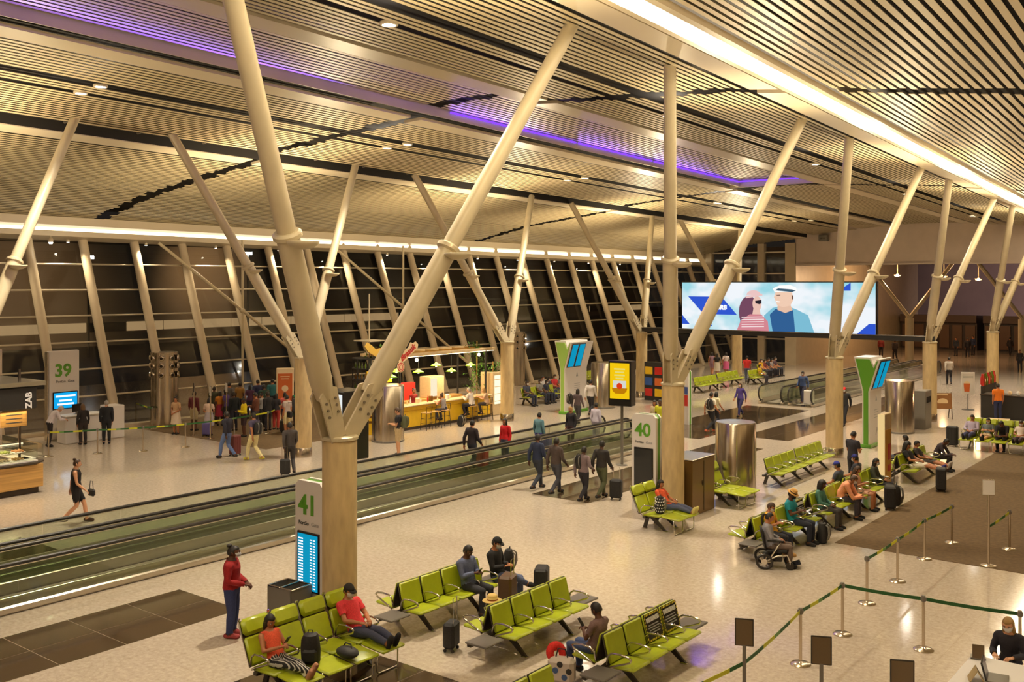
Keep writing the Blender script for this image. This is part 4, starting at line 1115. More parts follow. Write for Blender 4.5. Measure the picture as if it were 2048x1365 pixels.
# Y signs: a Y profile facing along the hall, its long flank carrying two screens on the leaning arm
def ysign(x, y, lab, m1, h=3.55, ln=1.35):
    t = thing('information_sign', lab, 'sign', (x, y, 0)); J_ = 2.2
    Yp = [(-.15, 0), (.15, 0), (.15, J_), (.56, h - .05), (.42, h - .05), (.30, h - .30), (.18, h), (-.48, h), (-.15, J_)]
    Yi = [(-.09, .12), (.09, .12), (.09, J_ + .02), (.47, h - .12), (.44, h - .12), (.30, h - .42), (.14, h - .07), (-.40, h - .07), (-.09, J_ + .02)]
    b = B(); b.prism(Yp, (0, 0, 0), (1, 0, 0), (0, 0, 1), (0, ln, 0)); b.build('frame', [M_white], t)
    b = B(); b.prism(Yi, (0, -.03, 0), (1, 0, 0), (0, 0, 1), (0, .04, 0)); b.build('stem_panel', [m1], t)
    b = B(); b.box((0, ln / 2, .07), (.42, ln + .1, .14), bev=.02); b.build('base', [M_green], t)
    d = Vector((.41, 0, h - .05 - J_)).normalized(); n = Vector((d.z, 0, -d.x)); Ls = (h - .05 - J_) / d.z
    for k in range(2):
        o_ = Vector((.15, .09 + k * .61, J_)) + d * .10
        b = B(); b.prism([(0, 0), (.56, 0), (.56, Ls - .17), (0, Ls - .17)], o_, (0, 1, 0), d, n * .03); s_ = b.build('screen', [M_black], t)
        b = B(); b.prism([(.05, .05), (.51, .05), (.51, Ls - .22), (.05, Ls - .22)], o_ + n * .031, (0, 1, 0), d, n * .006); b.build('display', [E_cyan], s_)
    b = B()
    b.prism([(-.16, 0), (-.02, .30), (.02, .30), (.16, 0), (.09, 0), (0, .20), (-.09, 0)], (.15, ln * .62, .45), (0, 1, 0), (0, 0, 1), (.006, 0, 0))
    for k in range(4): b.box((.152, ln * .55, 1.15 + k * .1), (.006, .5, .02))
    b.prism([(-.09, 0), (.09, 0), (.0, .22)], (.15, ln * .55, 1.8), (0, 1, 0), (0, 0, 1), (.006, 0, 0))
    b.build('printed_mark', [M_greytext], t)
    return t
ysign(-28.5, 40.1, 'pale green Y-shaped information sign with two lit screens before the windows', M_lgreen, 3.6, 1.9)
ysign(-13.35, 39.3, 'dark green Y-shaped information sign behind the man in black', M_green)

# ------------------------------------------------------------------ poster screens on poles
def adpole(x, y, z0, z1, w_, lab, rz, ad, dp=.42):
    t = thing('poster_screen', lab, 'screen', (x, y, 0), rad(rz))
    b = B(); b.lathe([(.20, 0), (.20, .02), (.16, .035)], n=20); b.tube((0, 0, .03), (0, 0, z0 + .1), .05, n=12); b.build('pole', [M_grey], t, smooth='auto')
    b = B(); b.box((0, 0, (z0 + z1) / 2), (w_, dp, z1 - z0), bev=.02); b.build('housing', [M_black], t)
    b = B(); zc = (z0 + z1) / 2 + .09; hh = z1 - z0 - .34; ww = w_ - .14
    b.box((0, -dp / 2 - .003, zc), (ww, .01, hh)); b.build('display', [ad], t)
    return t, zc, hh, ww
t, zc, hh, ww = adpole(*pt(1244, 931), 2.12, 3.72, .88, 'black poster screen on a pole showing a yellow drink poster', 8, emis('ad_yellow', C(240, 195, 15), .95))
b = B()
b.prism([(-.30, 0), (.30, 0), (.26, -.12), (.16, -.20), (-.16, -.20), (-.26, -.12)], (0, -.220, zc - .25), (1, 0, 0), (0, 0, 1), (0, .004, 0), 0)
b.box((0, -.219, zc - .12), (.5, .004, .26), mi=1)
b.prism([(.11 * math.cos(a * PI / 8), .11 * math.sin(a * PI / 8)) for a in range(16)], (0, -.225, zc - .18), (1, 0, 0), (0, 0, 1), (0, .004, 0), 2)
for k, wd in enumerate((.42, .34, .40, .30)): b.box((0, -.220, zc + .42 - k * .11), (wd, .004, .05), mi=3)
b.build('printed_picture', [emis('ad_amber', C(200, 130, 10), .8), emis('ad_pale', C(215, 215, 205), .9), emis('ad_red', C(220, 60, 20), .9), emis('ad_letter', C(225, 215, 120), .95)], t)
t, zc, hh, ww = adpole(-19.35, 17.6, 1.95, 3.72, .85, 'black poster screen on a pole showing a white page behind the nearest column', -6, emis('ad_white', C(230, 235, 235), .95), .8)
b = B()
for k, wd in enumerate((.5, .6, .4, .55, .45)): b.box((-.05, -.411, zc + .4 - k * .2), (wd, .004, .03))
b.build('printed_lines', [emis('ad_grey', C(160, 175, 180), .7)], t)

# ------------------------------------------------------------------ the big screen on its beam
BY = 48.8
def skyprint():
    m = emis('scr_print', (1, 1, 1), 1.0); nt = m.node_tree; e = [n for n in nt.nodes if n.type == 'EMISSION'][0]
    tc = nt.nodes.new('ShaderNodeTexCoord'); mp = nt.nodes.new('ShaderNodeMapping'); mp.inputs['Scale'].default_value = (.55, 1, .8); n = nt.nodes.new('ShaderNodeTexNoise'); n.inputs['Scale'].default_value = .8; n.inputs['Detail'].default_value = 3
    r_ = nt.nodes.new('ShaderNodeValToRGB'); r_.color_ramp.elements[0].position = .36; r_.color_ramp.elements[1].position = .56
    r_.color_ramp.elements[0].color = (*C(150, 208, 220), 1); r_.color_ramp.elements[1].color = (*C(232, 237, 242), 1)
    nt.links.new(tc.outputs['Object'], mp.inputs[0]); nt.links.new(mp.outputs[0], n.inputs[0]); nt.links.new(n.outputs[0], r_.inputs[0]); nt.links.new(r_.outputs[0], e.inputs[0]); return m
r = thing('screen_beam', 'long black beam spanning the two column rows under the big screen', 'beam', ((XL + XR) / 2, BY, 3.78))
b = B(); b.box((0, 0, .06), (XR - XL + .4, .35, .26), bev=.02); b.build('girder', [M_matblack], r)
b = B(); b.box((0, -.19, .17), (XR - XL, .03, .02)); b.build('edge_strip', [M_alu], r)
r = thing('video_screen', 'huge bright video screen with a smiling couple and a blue bank logo', 'screen', (-21.35, BY, 3.97))
WS, HS = 10.5, 2.52
b = B(); b.box((0, .08, HS / 2), (WS + .12, .24, HS + .1), bev=.02); b.build('cabinet', [M_black], r)
b = B(); b.box((0, -.045, HS / 2), (WS, .01, HS)); b.build('display', [skyprint()], r)
def flat(name, polys, col, lay, e=1.0, smooth=None):
    b = B()
    for p in polys: b.prism([(q[0] * WS - WS / 2, (1 - q[1]) * HS) for q in p], (0, -.052 - lay * .003, 0), (1, 0, 0), (0, 0, 1), (0, .002, 0))
    return b.build(name, [emis('scr_%d_%d_%d' % col, C(*col), e)], r)
def elp(cx, cyy, rx, ry, a0=0, a1=360, n=20): return [(cx + rx * math.cos(rad(a0 + (a1 - a0) * k / n)), cyy - ry * math.sin(rad(a0 + (a1 - a0) * k / n))) for k in range(n + (0 if a1 - a0 == 360 else 1))]
flat('blue_shape', [[(.035, .30), (.225, .30), (.31, .68), (.125, .68)], [(0, .70), (.045, .90), (0, .90)], [(.125, .71), (.175, .93), (.125, .93)], [(.83, .16), (.885, 0), (.885, .16)], [(.97, .80), (1, .80), (1, 1), (.915, 1)], [(.815, .88), (.83, .80), (.83, 1), (.815, 1)]], (48, 84, 200), 1)
text('BRB', .33, emis('scr_letter', (1, 1, 1), 1.0), r, (-WS / 2 + .198 * WS, -.058, HS * .43), name='lettering', shear=.15, bold=.02)
flat('logo_mark', [[(.135, .46), (.150, .46), (.146, .60), (.131, .60)]], (245, 248, 250), 1.6)
# the couple: a man in a white hat and a woman in a pink hat (a plain stock picture)
flat('picture_hair', [elp(.375, .62, .055, .34), [(.34, .5), (.42, .38), (.43, .75), (.42, 1), (.32, 1)]], (112, 70, 92), 2)
flat('picture_hat', [elp(.40, .26, .038, .10, 0, 180), [(.355, .28), (.445, .23), (.447, .27), (.36, .33)]], (228, 190, 188), 4)
flat('picture_face', [elp(.418, .44, .024, .16), [(.40, .52), (.43, .52), (.44, .72), (.39, .72)]], (226, 186, 172), 3)
flat('picture_shirt', [[(.33, .80), (.38, .66), (.44, .66), (.475, .80), (.48, 1), (.31, 1)]], (205, 130, 140), 3.4)
flat('picture_stripe', [[(.335 + .0 * k, .72 + k * .05), (.455, .70 + k * .05), (.455, .715 + k * .05), (.335, .735 + k * .05)] for k in range(5)], (240, 225, 225), 3.8)
flat('picture_glasses', [[(.408, .38), (.442, .36), (.442, .43), (.43, .45), (.41, .43)]], (40, 36, 44), 4)
flat('picture_jacket', [[(.46, 1), (.455, .68), (.50, .52), (.56, .46), (.62, .54), (.68, .66), (.71, 1)]], (120, 182, 205), 3)
flat('picture_tee', [[(.50, 1), (.485, .66), (.515, .54), (.58, .58), (.605, .56), (.615, 1)]], (48, 92, 142), 4)
flat('picture_neck', [[(.525, .48), (.59, .44), (.602, .56), (.565, .62), (.525, .56)]], (222, 184, 160), 5)
flat('picture_face', [[(.515, .20), (.60, .18), (.605, .36), (.59, .47), (.555, .50), (.525, .47), (.513, .36), (.507, .30)]], (232, 196, 172), 6)
flat('picture_smile', [[(.517, .375), (.54, .385), (.535, .405), (.52, .40)]], (250, 248, 245), 7)
flat('picture_eye', [[(.520, .255), (.54, .25), (.54, .268), (.522, .272)], [(.597, .26), (.606, .26), (.606, .34), (.598, .34)]], (110, 84, 72), 7)
flat('picture_hat', [[(.51, .19), (.50, .12), (.535, .06), (.59, .05), (.62, .10), (.625, .17), (.60, .20)]], (246, 246, 244), 7.5)
flat('picture_hatband', [[(.512, .16), (.53, .12), (.60, .14), (.62, .16), (.60, .195)]], (58, 88, 108), 8)
# ------------------------------------------------------------------ stanchions and belts
def mk_st():
    b = B(); b.lathe([(.175, 0), (.175, .012), (.15, .03), (.05, .04), (.03, .06)], n=24); base = b.mesh('base', [M_inox], 'auto')
    b = B(); b.lathe([(.028, .05), (.028, .87)], n=14); pole = b.mesh('post', [M_inox], 'auto')
    b = B(); b.lathe([(.036, .86), (.036, .955), (.028, .965), (.01, .967)], n=14); b.box((.036, 0, .905), (.02, .05, .06)); b.box((-.036, 0, .905), (.02, .05, .06)); cap = b.mesh('belt_head', [M_grey], 'auto')
    return base, pole, cap
ST = mk_st()
def stanchion(p, lab, rz=0, group=None):
    r = thing('stanchion', lab, 'stanchion', (p[0], p[1], 0.0), rz, group)
    ob('base', ST[0], r); ob('post', ST[1], r); ob('belt_head', ST[2], r)
    return Vector((p[0], p[1], .905))
def belt(p, q, lab, mats=None, group=None, seed=0):
    b = B(); d = (q - p); n = 10; L_ = d.length; d.normalize(); sd = Vector((-d.y, d.x, 0)) * .003
    rr = random.Random(seed); cols = [0, 0, 0, 1, 1, 2, 0, 0, 1, 1]; o = rr.randrange(5)
    a = p + d * .05; e = q - d * .05
    for i in range(n):
        s0, s1 = a.lerp(e, i / n), a.lerp(e, (i + 1) / n); sg = -.05 * L_ / 2
        f = lambda t: Vector((0, 0, sg * 4 * t * (1 - t) * .35))
        s0 = s0 + f(i / n); s1 = s1 + f((i + 1) / n); h = Vector((0, 0, .031))
        b.hexa([s0 - sd - h, s0 + sd - h, s0 - sd + h, s0 + sd + h, s1 - sd - h, s1 + sd - h, s1 - sd + h, s1 + sd + h], cols[(i + o) % 10] if mats is None else mats)
    o = b.build('barrier_belt', [M_beltg, M_belty, M_beltl]); c = p.lerp(q, .5)
    return tag(o, lab, 'belt', group)
RS = [(1601, 1330), (1685, 1270), (1734, 1208), (1795, 1164), (1849, 1119), (1904, 1087), (1847, 1301), (2019, 1100)]
RL = ['stanchion behind the first brown sign post', 'corner stanchion where the dark green belt meets the yellow belt', 'stanchion nearest the carpet corner on the pale floor', 'stanchion just before the carpet edge', 'stanchion standing at the carpet edge', 'stanchion on the brown carpet left of the white sign post', 'stanchion in the middle of the long dark green belt', 'stanchion on the carpet right of the white sign post']
SP = [stanchion(pt(*p), l) for p, l in zip(RS, RL)]
se = stanchion((-3.7, 18.5), 'stanchion at the right frame edge above the desk clerk')
belt(SP[1], SP[6], 'dark green belt from the corner stanchion to the middle one', 0); belt(SP[6], se, 'dark green belt running out at the right frame edge', 0)
belt(SP[0], SP[1], 'yellow and green belt rising to the corner stanchion', seed=1)
belt(SP[2], SP[3], 'yellow and green belt before the carpet corner', seed=2)
belt(SP[3], SP[4], 'green belt crossing the carpet edge', seed=3); belt(SP[4], SP[5], 'yellow and green belt over the brown carpet', seed=5)
# sign posts of the boarding lanes
def signpost(x, y, lab, h0, h1, w_, rz, m, dark=True):
    r = thing('sign_post', lab, 'sign post', (x, y, 0), rz)
    b = B(); b.lathe([(.17, 0), (.17, .02), (.03, .05), (.027, h0 + .02)], n=20); b.build('pole', [M_grey if dark else M_inox], r, smooth='auto')
    b = B(); b.box((0, 0, (h0 + h1) / 2), (w_, .03, h1 - h0), bev=.008); f = b.build('frame', [M_shell if dark else M_alu], r)
    b = B(); b.box((0, -.018, (h0 + h1) / 2), (w_ - .035, .008, h1 - h0 - .035)); b.box((0, .018, (h0 + h1) / 2), (w_ - .035, .008, h1 - h0 - .035)); b.build('sheet', [m], f)
    return Vector((x, y, .95))
M_brn = mat('brown_sheet', (.13, .085, .04), .5)
g1 = signpost(-6.35, 13.5, 'brown framed sign post left of its two companions', 1.20, 1.60, .27, rad(25), M_brn)
g2 = signpost(-5.22, 13.55, 'brown framed sign post between two others at the bottom edge', 1.18, 1.58, .28, rad(25), M_brn)
g3 = signpost(-4.05, 13.3, 'brown framed sign post closest to the white desk', 1.17, 1.60, .30, rad(25), M_brn)
belt(Vector((-6.9, 10.4, .905)), g1, 'long yellow and green belt passing the hazard-covered bench', seed=3)
belt(g1, SP[0], 'yellow and green belt between the first sign post and the stanchion', seed=2)
x, y = pt(1977, 1133); ws = signpost(x, y, 'tall steel sign post with a white card on the brown carpet', 1.62, 1.98, .29, rad(30), M_paper, False)
belt(Vector((ws.x, ws.y, .9)), SP[7], 'short green belt right of the tall white sign post', seed=2)
# left queue stanchions
LS = [((97, 914), 'stanchion at the left end of the gate 39 belt'), ((195, 908), 'stanchion before the passenger in the black coat'), ((286, 903), 'stanchion before the fluted air column'), ((371, 895), 'stanchion at the corner of the queue carpet'), ((536, 868), 'stanchion amid the queue before the white trousers'), ((566, 852), 'stanchion beside the grey shirted queuer'), ((305, 858), 'stanchion close to the foot of the fluted air column'), ((272, 846), 'stanchion behind the desk near the glass')]
LP = [stanchion(pt(*p), l) for p, l in LS]
for i, l in enumerate(('yellow belt before the gate 39 desk', 'green belt right of the black coat', 'green and yellow belt towards the queue corner')): belt(LP[i], LP[i + 1], l, seed=i)
belt(LP[3], LP[4], 'yellow belt in front of the queue', seed=2); belt(LP[6], LP[7], 'yellow belt behind the gate 39 desk', seed=2); belt(LP[4], LP[5], 'short belt among the queuers', seed=4)
for (p, l, h) in (((388, 872), 'tall white queue post with a dark number plate', 2.25), ((421, 879), 'tall white queue post beside the maroon shirt', 2.2), ((453, 862), 'tall white queue post behind the man with the suitcase', 2.1)):
    x, y = pt(*p); signpost(x, y, l, h - .42, h, .22, rad(-20), E_off if 'dark' in l else M_paper, False)

# ------------------------------------------------------------------ gate 39 desk
t = thing('boarding_desk', 'white boarding desk under the gate 39 totem', 'desk', (-39.1, 21.25, 0), rad(90))
b = B(); b.box((.1, 0, .55), (2.2, .7, 1.1), bev=.03); b.build('body', [M_white], t)
b = B(); b.box((-.2, -.05, 1.115), (1.7, .8, .04), bev=.015); b.build('top', [M_paper], t)
b = B(); b.box((1.2, 0, .68), (.7, .74, 1.36), bev=.03); b.build('end_block', [M_white], t)
b = B(); b.prism([(-.2, 0), (0, .3), (.2, 0), (.1, 0), (0, .18), (-.1, 0)], (.7, -.36, .5), (1, 0, 0), (0, 0, 1), (0, -.01, 0)); b.build('emblem', [M_belty], t)
t = thing('monitor', 'dark monitor on the gate 39 desk', 'monitor', (-39.1, 20.9, 1.137), rad(110)); b = B(); b.box((0, 0, .25), (.5, .04, .32), bev=.01); b.build('screen', [M_black], t); b = B(); b.box((0, .02, .06), (.05, .04, .12)); b.box((0, 0, .008), (.2, .16, .016)); b.build('foot', [M_grey], t)
# near desk at the right bottom corner
t = thing('boarding_desk', 'white boarding desk at the bottom right corner', 'desk', (-3.2, 14.1, 0), rad(0))
b = B(); b.box((.1, -.3, .52), (1.2, 3.4, 1.04), bev=.02); b.build('front_body', [M_white], t)
b = B(); b.box((.1, -.3, 1.06), (1.3, 3.5, .05), bev=.015); b.build('counter_top', [M_paper], t)
b = B(); b.box((-.52, -.3, .5), (.02, 3.0, .7), bev=.005); b.build('front_panel', [M_paper], t)
t = thing('laptop', 'grey laptop seen edge-on on the white desk', 'laptop', (-3.22, 14.75, 1.088), rad(100)); b = B(); b.box((0, 0, .012), (.36, .26, .022), bev=.006); b.build('base', [M_grey], t)
b = B(); b.box((0, .17, .13), (.36, .02, .25), rot=(rad(-15), 0, 0), bev=.006); l_ = b.build('lid', [M_black], t); b = B(); b.box((0, .157, .13), (.33, .006, .22), rot=(rad(-15), 0, 0)); b.build('display', [mat('lap_disp', (.12, .11, .13), .3)], l_)
t = thing('card_stand', 'brown card stand at the back end of the white desk', 'stand', (-3.62, 15.38, 1.088), rad(15)); b = B(); b.box((0, 0, .11), (.16, .03, .19), rot=(rad(-10), 0, 0), bev=.005); b.build('card', [M_brn], t); b = B(); b.box((0, .05, .012), (.2, .16, .02)); b.build('foot', [M_grey], t)
t = thing('paper_sheet', 'folded tent card on the white desk before the laptop', 'card', (-3.45, 14.55, 1.088), rad(20)); b = B(); b.prism([(-.1, 0), (0, .17), (.1, 0), (.09, 0), (0, .15), (-.09, 0)], (0, -.12, 0), (1, 0, 0), (0, 0, 1), (0, .24, 0)); b.build('card', [mat('tent_card', (.4, .3, .14), .5)], t)

# ------------------------------------------------------------------ food kiosk at the left edge
t = thing('food_kiosk', 'wood fronted food kiosk with a lit glass display at the left edge', 'kiosk', (-30.6, 15.2, 0))
b = B(); b.box((-1.4, -3.0, .09), (2.7, 5.9, .18)); b.build('plinth', [M_dwood], t)
b = B(); b.box((-1.4, -3.0, .55), (2.95, 6.1, .72), bev=.02); b.build('front', [M_wood], t)
for k in range(3):
    b = B(); b.box((.08, -.95 - k * 1.9, .55), (.012, 1.86, .68)); b.build('plank_panel', [M_wood], t)
b = B(); b.prism([(.15, -6), (.15, -.2), (-.1, .15), (-2.9, .15), (-2.9, -6)], (0, 0, .92), (1, 0, 0), (0, 1, 0), (0, 0, .05)); b.build('counter_edge', [M_dwood], t)
b = B(); b.box((-.4, -3, 1.0), (.85, 5.8, .04)); b.box((-1.6, -.2, 1.0), (2.4, .5, .04)); b.build('counter_top', [M_paper], t)
b = B(); b.box((.0, -3, 1.25), (.012, 5.8, .48)); b.box((-1.4, .08, 1.25), (2.8, .012, .48)); b.build('display_glass', [M_clear], t)
b = B(); b.box((-.4, -3, 1.50), (.85, 5.8, .02)); b.box((-1.9, -.16, 1.5), (1.9, .5, .02)); b.build('display_lid', [M_clear], t)
b = B(); b.box((-.4, -3, 1.26), (.6, 5.7, .015)); b.box((-1.6, -.18, 1.26), (2.2, .38, .015)); b.build('shelf', [M_clear], t)
b = B(); b.box((-.75, -3, 1.47), (.04, 5.6, .03)); b.build('lamp_tube', [emis('kiosk_lamp', (1, .78, .45), 9)], t)
for k in range(4):
    b = B(); b.box((-2.9 if k % 2 else -.75, -.3 - (k // 2) * 4.6, 1.9), (.06, .06, 3.8)); b.build('post', [M_dwood], t)
b = B(); b.box((-1.5, -3.0, 2.93), (2.7, 5.9, .66), bev=.02); b.build('header', [M_matblack], t)
for k in range(6):
    b = B(); b.box((-.45, -.62 - k * .86, 2.30), (.05, .80, .50), bev=.01); q_ = b.build('hanging_board', [M_wood], t); b = B()
    for z_ in (2.18, 2.30, 2.42): b.box((-.42, -.62 - k * .86, z_), (.01, .5, .03))
    b.build('board_lines', [M_text], q_)
b = B(); b.box((-1.6, -3.0, 3.40), (3.0, 6.4, .06)); b.box((-.1, -3.0, 3.36), (.05, 6.4, .12)); b.build('roof_frame', [M_alu], t)
text('ZAB', .26, M_wtext, t, (-.14, -.22, 2.62), (PI / 2, -PI / 2, PI / 2), name='logo', bold=.01)
b = B(); b.box((-2.6, -3, 1.55), (.3, 5.4, 2.2)); b.build('back_shelf', [M_wood], t)
for k in range(5):
    b = B(); b.box((-2.42, -.8 - k * .95, 2.2), (.06, .85, .62)); b.build('menu_board', [M_cream], t)
    b = B(); b.box((-2.38, -.8 - k * .95, 2.2), (.01, .6, .03)); b.box((-2.38, -.8 - k * .95, 2.32), (.01, .6, .03)); b.box((-2.38, -.8 - k * .95, 2.08), (.01, .6, .03)); b.build('menu_lines', [M_text], t)
lamp('AREA', 'kiosk_lamp', (-31.6, 13, 2.5), 140, (1, .75, .42), size=2.0, size_y=4)
foodc = [(.6, .38, .14), (.5, .22, .08), (.72, .6, .4), (.35, .4, .1), (.7, .5, .25)]
for k in range(16):
    row = k % 2; y = 15.0 - .35 - (k // 2) * .42
    r = thing('food_tray', 'pastry tray, %s from the front corner on the %s of the kiosk display' % (('first', 'second', 'third', 'fourth', 'fifth', 'sixth', 'seventh', 'eighth')[k // 2], ('bottom', 'glass shelf')[row]), 'tray', (-30.95, y, 1.022 if row == 0 else 1.27), 0, 'trays in the kiosk display')
    b = B(); b.box((0, 0, .008), (.42, .34, .016), bev=.005); b.build('tray', [M_paper], r)
    b = B()
    for a in range(3):
        for c in range(3): b.ell((-.12 + a * .12, -.1 + c * .1, .045), (.05, .042, .034), 8, 5)
    b.build('pastries', [mat('pastry%d' % (k % 5), foodc[k % 5], .6)], r, smooth=True)['kind'] = 'stuff'
b = B(); b.box((-38.2, 15.2, 2.0), (.3, 4.5, 4.0), bev=.02); b.box((-38.03, 14.6, 2.0), (.02, .02, 3.9)); b.box((-38.03, 16.0, 2.0), (.02, .02, 3.9)); tag(b.build('panel_wall', [M_plaster]), 'cream partition behind the food kiosk', 'partition')

# ------------------------------------------------------------------ the yellow bar
BX, BY0, BY1 = -30.7, 31.1, 37.2
t = thing('bar_counter', 'long yellow-fronted bar counter with a pale top', 'counter', (BX, BY0, 0)); L_ = BY1 - BY0
b = B(); b.box((-.25, L_ / 2, .06), (.5, L_, .12)); b.build('plinth', [M_dwood], t)
for k in range(4):
    b = B(); b.box((-.03, L_ / 8 + k * L_ / 4, .48), (.06, L_ / 4 - .02, .72), bev=.01); b.build('front_panel', [M_yellow], t)
b = B(); b.box((-.03, L_ / 2, .93), (.06, L_, .17), bev=.01); b.build('upper_rail', [M_yellow], t)
b = B(); b.box((-.2, L_ / 2, 1.06), (.62, L_ + .1, .06), bev=.02); b.build('counter_top', [M_counter], t)
b = B(); b.box((-.5, L_ / 2, .55), (.04, L_, .96)); b.build('back_panel', [M_wood], t)
t = thing('bar_canopy', 'slim lit canopy frame over the yellow bar', 'canopy', (BX - 1.0, 34.0, 0))
for k, (x, y) in enumerate(((-1.2, -2.6), (-1.2, 3.3), (.6, 3.3), (.6, -2.6))):
    b = B(); b.tube((x, y, 0), (x, y, 3.25), .05, n=8); b.build('post', [M_matblack], t)
for x in (-1.2, .6):
    b = B(); b.box((x, .4, 3.25), (.16, 7.2, .14), bev=.02); b.build('beam', [M_counter], t)
for k in range(8):
    b = B(); b.box((-.3, -2.9 + k * .95, 3.25), (1.8, .07, .08)); b.build('cross_slat', [M_wood], t)
b = B(); b.box((.6, .4, 3.165), (.06, 7.0, .02)); b.build('light_line', [emis('canopy_led', (1, .75, .42), 6)], t)
lamp('AREA', 'bar_lamp', (BX - .9, 34.0, 3.1), 300, (1, .74, .4), size=1.2, size_y=5.5)
pm = B(); pm.lathe([(.03, .16), (.06, .12), (.20, .05), (.27, .0), (.25, .0), (.18, .04), (.04, .10)], n=20, caps=False); pme = pm.mesh('shade', [mat('lime_enamel', (.25, .55, .03), .3)], True)
pb = B(); pb.ell((0, 0, .0), (.05, .05, .05), 8, 6); pbe = pb.mesh('bulb', [emis('pendant_bulb', (1, .85, .5), 14)])
for k, (y, x, z) in enumerate(((31.2, -.3, 2.30), (32.1, -.9, 2.45), (32.8, -.2, 2.42), (34.2, -.4, 2.62), (34.7, .1, 2.35), (36.3, -.1, 2.5))):
    r = thing('pendant_lamp', 'lime green pendant lamp over the bar, %s from the left' % ('first', 'second', 'third', 'fourth', 'fifth', 'sixth')[k], 'lamp', (BX - .4 + x, y, z))
    ob('shade', pme, r); ob('bulb', pbe, r); b = B(); b.tube((0, 0, .15), (0, 0, 3.25 - z), .008, n=5); b.build('cable', [M_text], r)
for k, (p, z) in enumerate(((33.0, 2.95), (37.4, 2.95))):
    r = thing('bare_bulb', ('glowing bare bulb under the left half of the bar canopy', 'glowing bare bulb at the right end of the bar canopy')[k], 'lamp', (BX - .9, p, z)); b = B(); b.ell((0, 0, 0), (.07, .07, .08), 10, 7); b.build('bulb', [emis('bare', (1, .8, .45), 25)], r); b = B(); b.tube((0, 0, .07), (0, 0, .3), .02, n=6); b.build('socket', [M_black], r)
# bottle tower with the script sign
tx, ty = -31.55, 30.0
t = thing('bottle_tower', 'tall dark bottle tower with a yellow base left of the bar', 'rack', (tx, ty, 0))
b = B(); b.lathe([(.75, 0), (.75, 1.45), (.7, 1.5)], n=24); b.build('base', [M_yellow], t, smooth='auto')
b = B()
for zz in (.5, .72, .94, 1.16): b.lathe([(.755, zz), (.755, zz + .10)], n=24, caps=False)
b.build('dark_bands', [M_amber], t)
for z in (1.85, 2.32, 2.79, 3.2):
    b = B(); b.lathe([(.74, z), (.74, z + .04)], n=24); b.build('shelf', [M_matblack], t)
for k in range(8):
    g = k * PI / 4; b = B(); b.tube((.71 * math.cos(g), .71 * math.sin(g), 1.45), (.71 * math.cos(g), .71 * math.sin(g), 3.22), .025, n=6); b.build('post', [M_matblack], t)
b = B(); b.box((0, 0, 3.98), (1.0, .9, .05)); b.tube((0, 0, 3.2), (0, 0, 6.0), .03, n=6); b.build('hanger', [M_strut], t)
b = B(); b.prism([(-.9, .35), (-.7, .1), (-.2, -.15), (.25, -.2), (.7, 0), (.95, .2), (.8, .42), (.45, .40), (.3, .28), (.0, .25), (-.2, .2), (-.5, .42), (-.75, .55)], (.62, -.05, 3.45), (.10, .82, 0), (0, 0, .9), (.06, .0, 0)); b.build('yellow_cutout', [mat('sausage_yellow', (.78, .5, .09), .45)], t)
bb = B(); bb.lathe([(.034, 0), (.034, .17), (.013, .23), (.013, .29), (.016, .30)], n=10)
bg, ba = bb.mesh('bottle', [M_bglass], 'auto'), bb.mesh('bottle', [M_amber], 'auto')
for row, z in enumerate((1.89, 2.36, 2.83)):
    for k in range(13):
        g = rad(-118 + k * 15); o = ob('bottle', (bg, ba)[row % 2 if row < 2 else 0], None, (tx + .62 * math.cos(g), ty + .62 * math.sin(g), z))
        tag(o, '%s beer bottle from the left on the %s shelf of the dark tower' % (ORD[k], ('lowest', 'middle', 'top')[row]), 'bottle', 'bottles on the %s tower shelf' % ('lowest', 'middle', 'top')[row])
t = thing('script_sign', 'slanted red script sign with a cream outline left of the bar canopy', 'sign', (BX - .3, 31.35, 3.0), 0); t.scale = (.6, .6, .6)
def sflat(poly, dx, m, name):
    b = B(); b.prism(poly, (dx, 0, 0), (0, 1, 0), (0, 0, 1), (.03, 0, 0)); return b.build(name, [m], t)
rot2 = lambda pts, a: [(x * math.cos(a) - y * math.sin(a), x * math.sin(a) + y * math.cos(a)) for x, y in pts]
A_ = rad(33)
sflat(rot2([(-.2, -.35), (.0, -.2), (2.0, -.18), (2.2, .0), (2.1, .35), (1.8, .4), (1.6, .62), (1.2, .42), (.5, .55), (.3, .75), (.05, .6), (-.15, .2)], A_), 0, M_cream, 'outline_board')
for q, m in ((.38, M_cream), (.33, M_red), (.26, M_cream), (.20, M_red), (.13, M_cream)): sflat([(.0 + q * math.cos(a * PI / 10), -.38 + q * math.sin(a * PI / 10)) for a in range(20)], .01 + (.38 - q) * .15, m, 'ring')
text('Brasuk', .62, M_red, t, (.06, .10, .02), Matrix(((0, 0, 1), (math.cos(A_), -math.sin(A_), 0), (math.sin(A_), math.cos(A_), 0))).to_euler(), name='lettering', shear=.2, bold=.02)
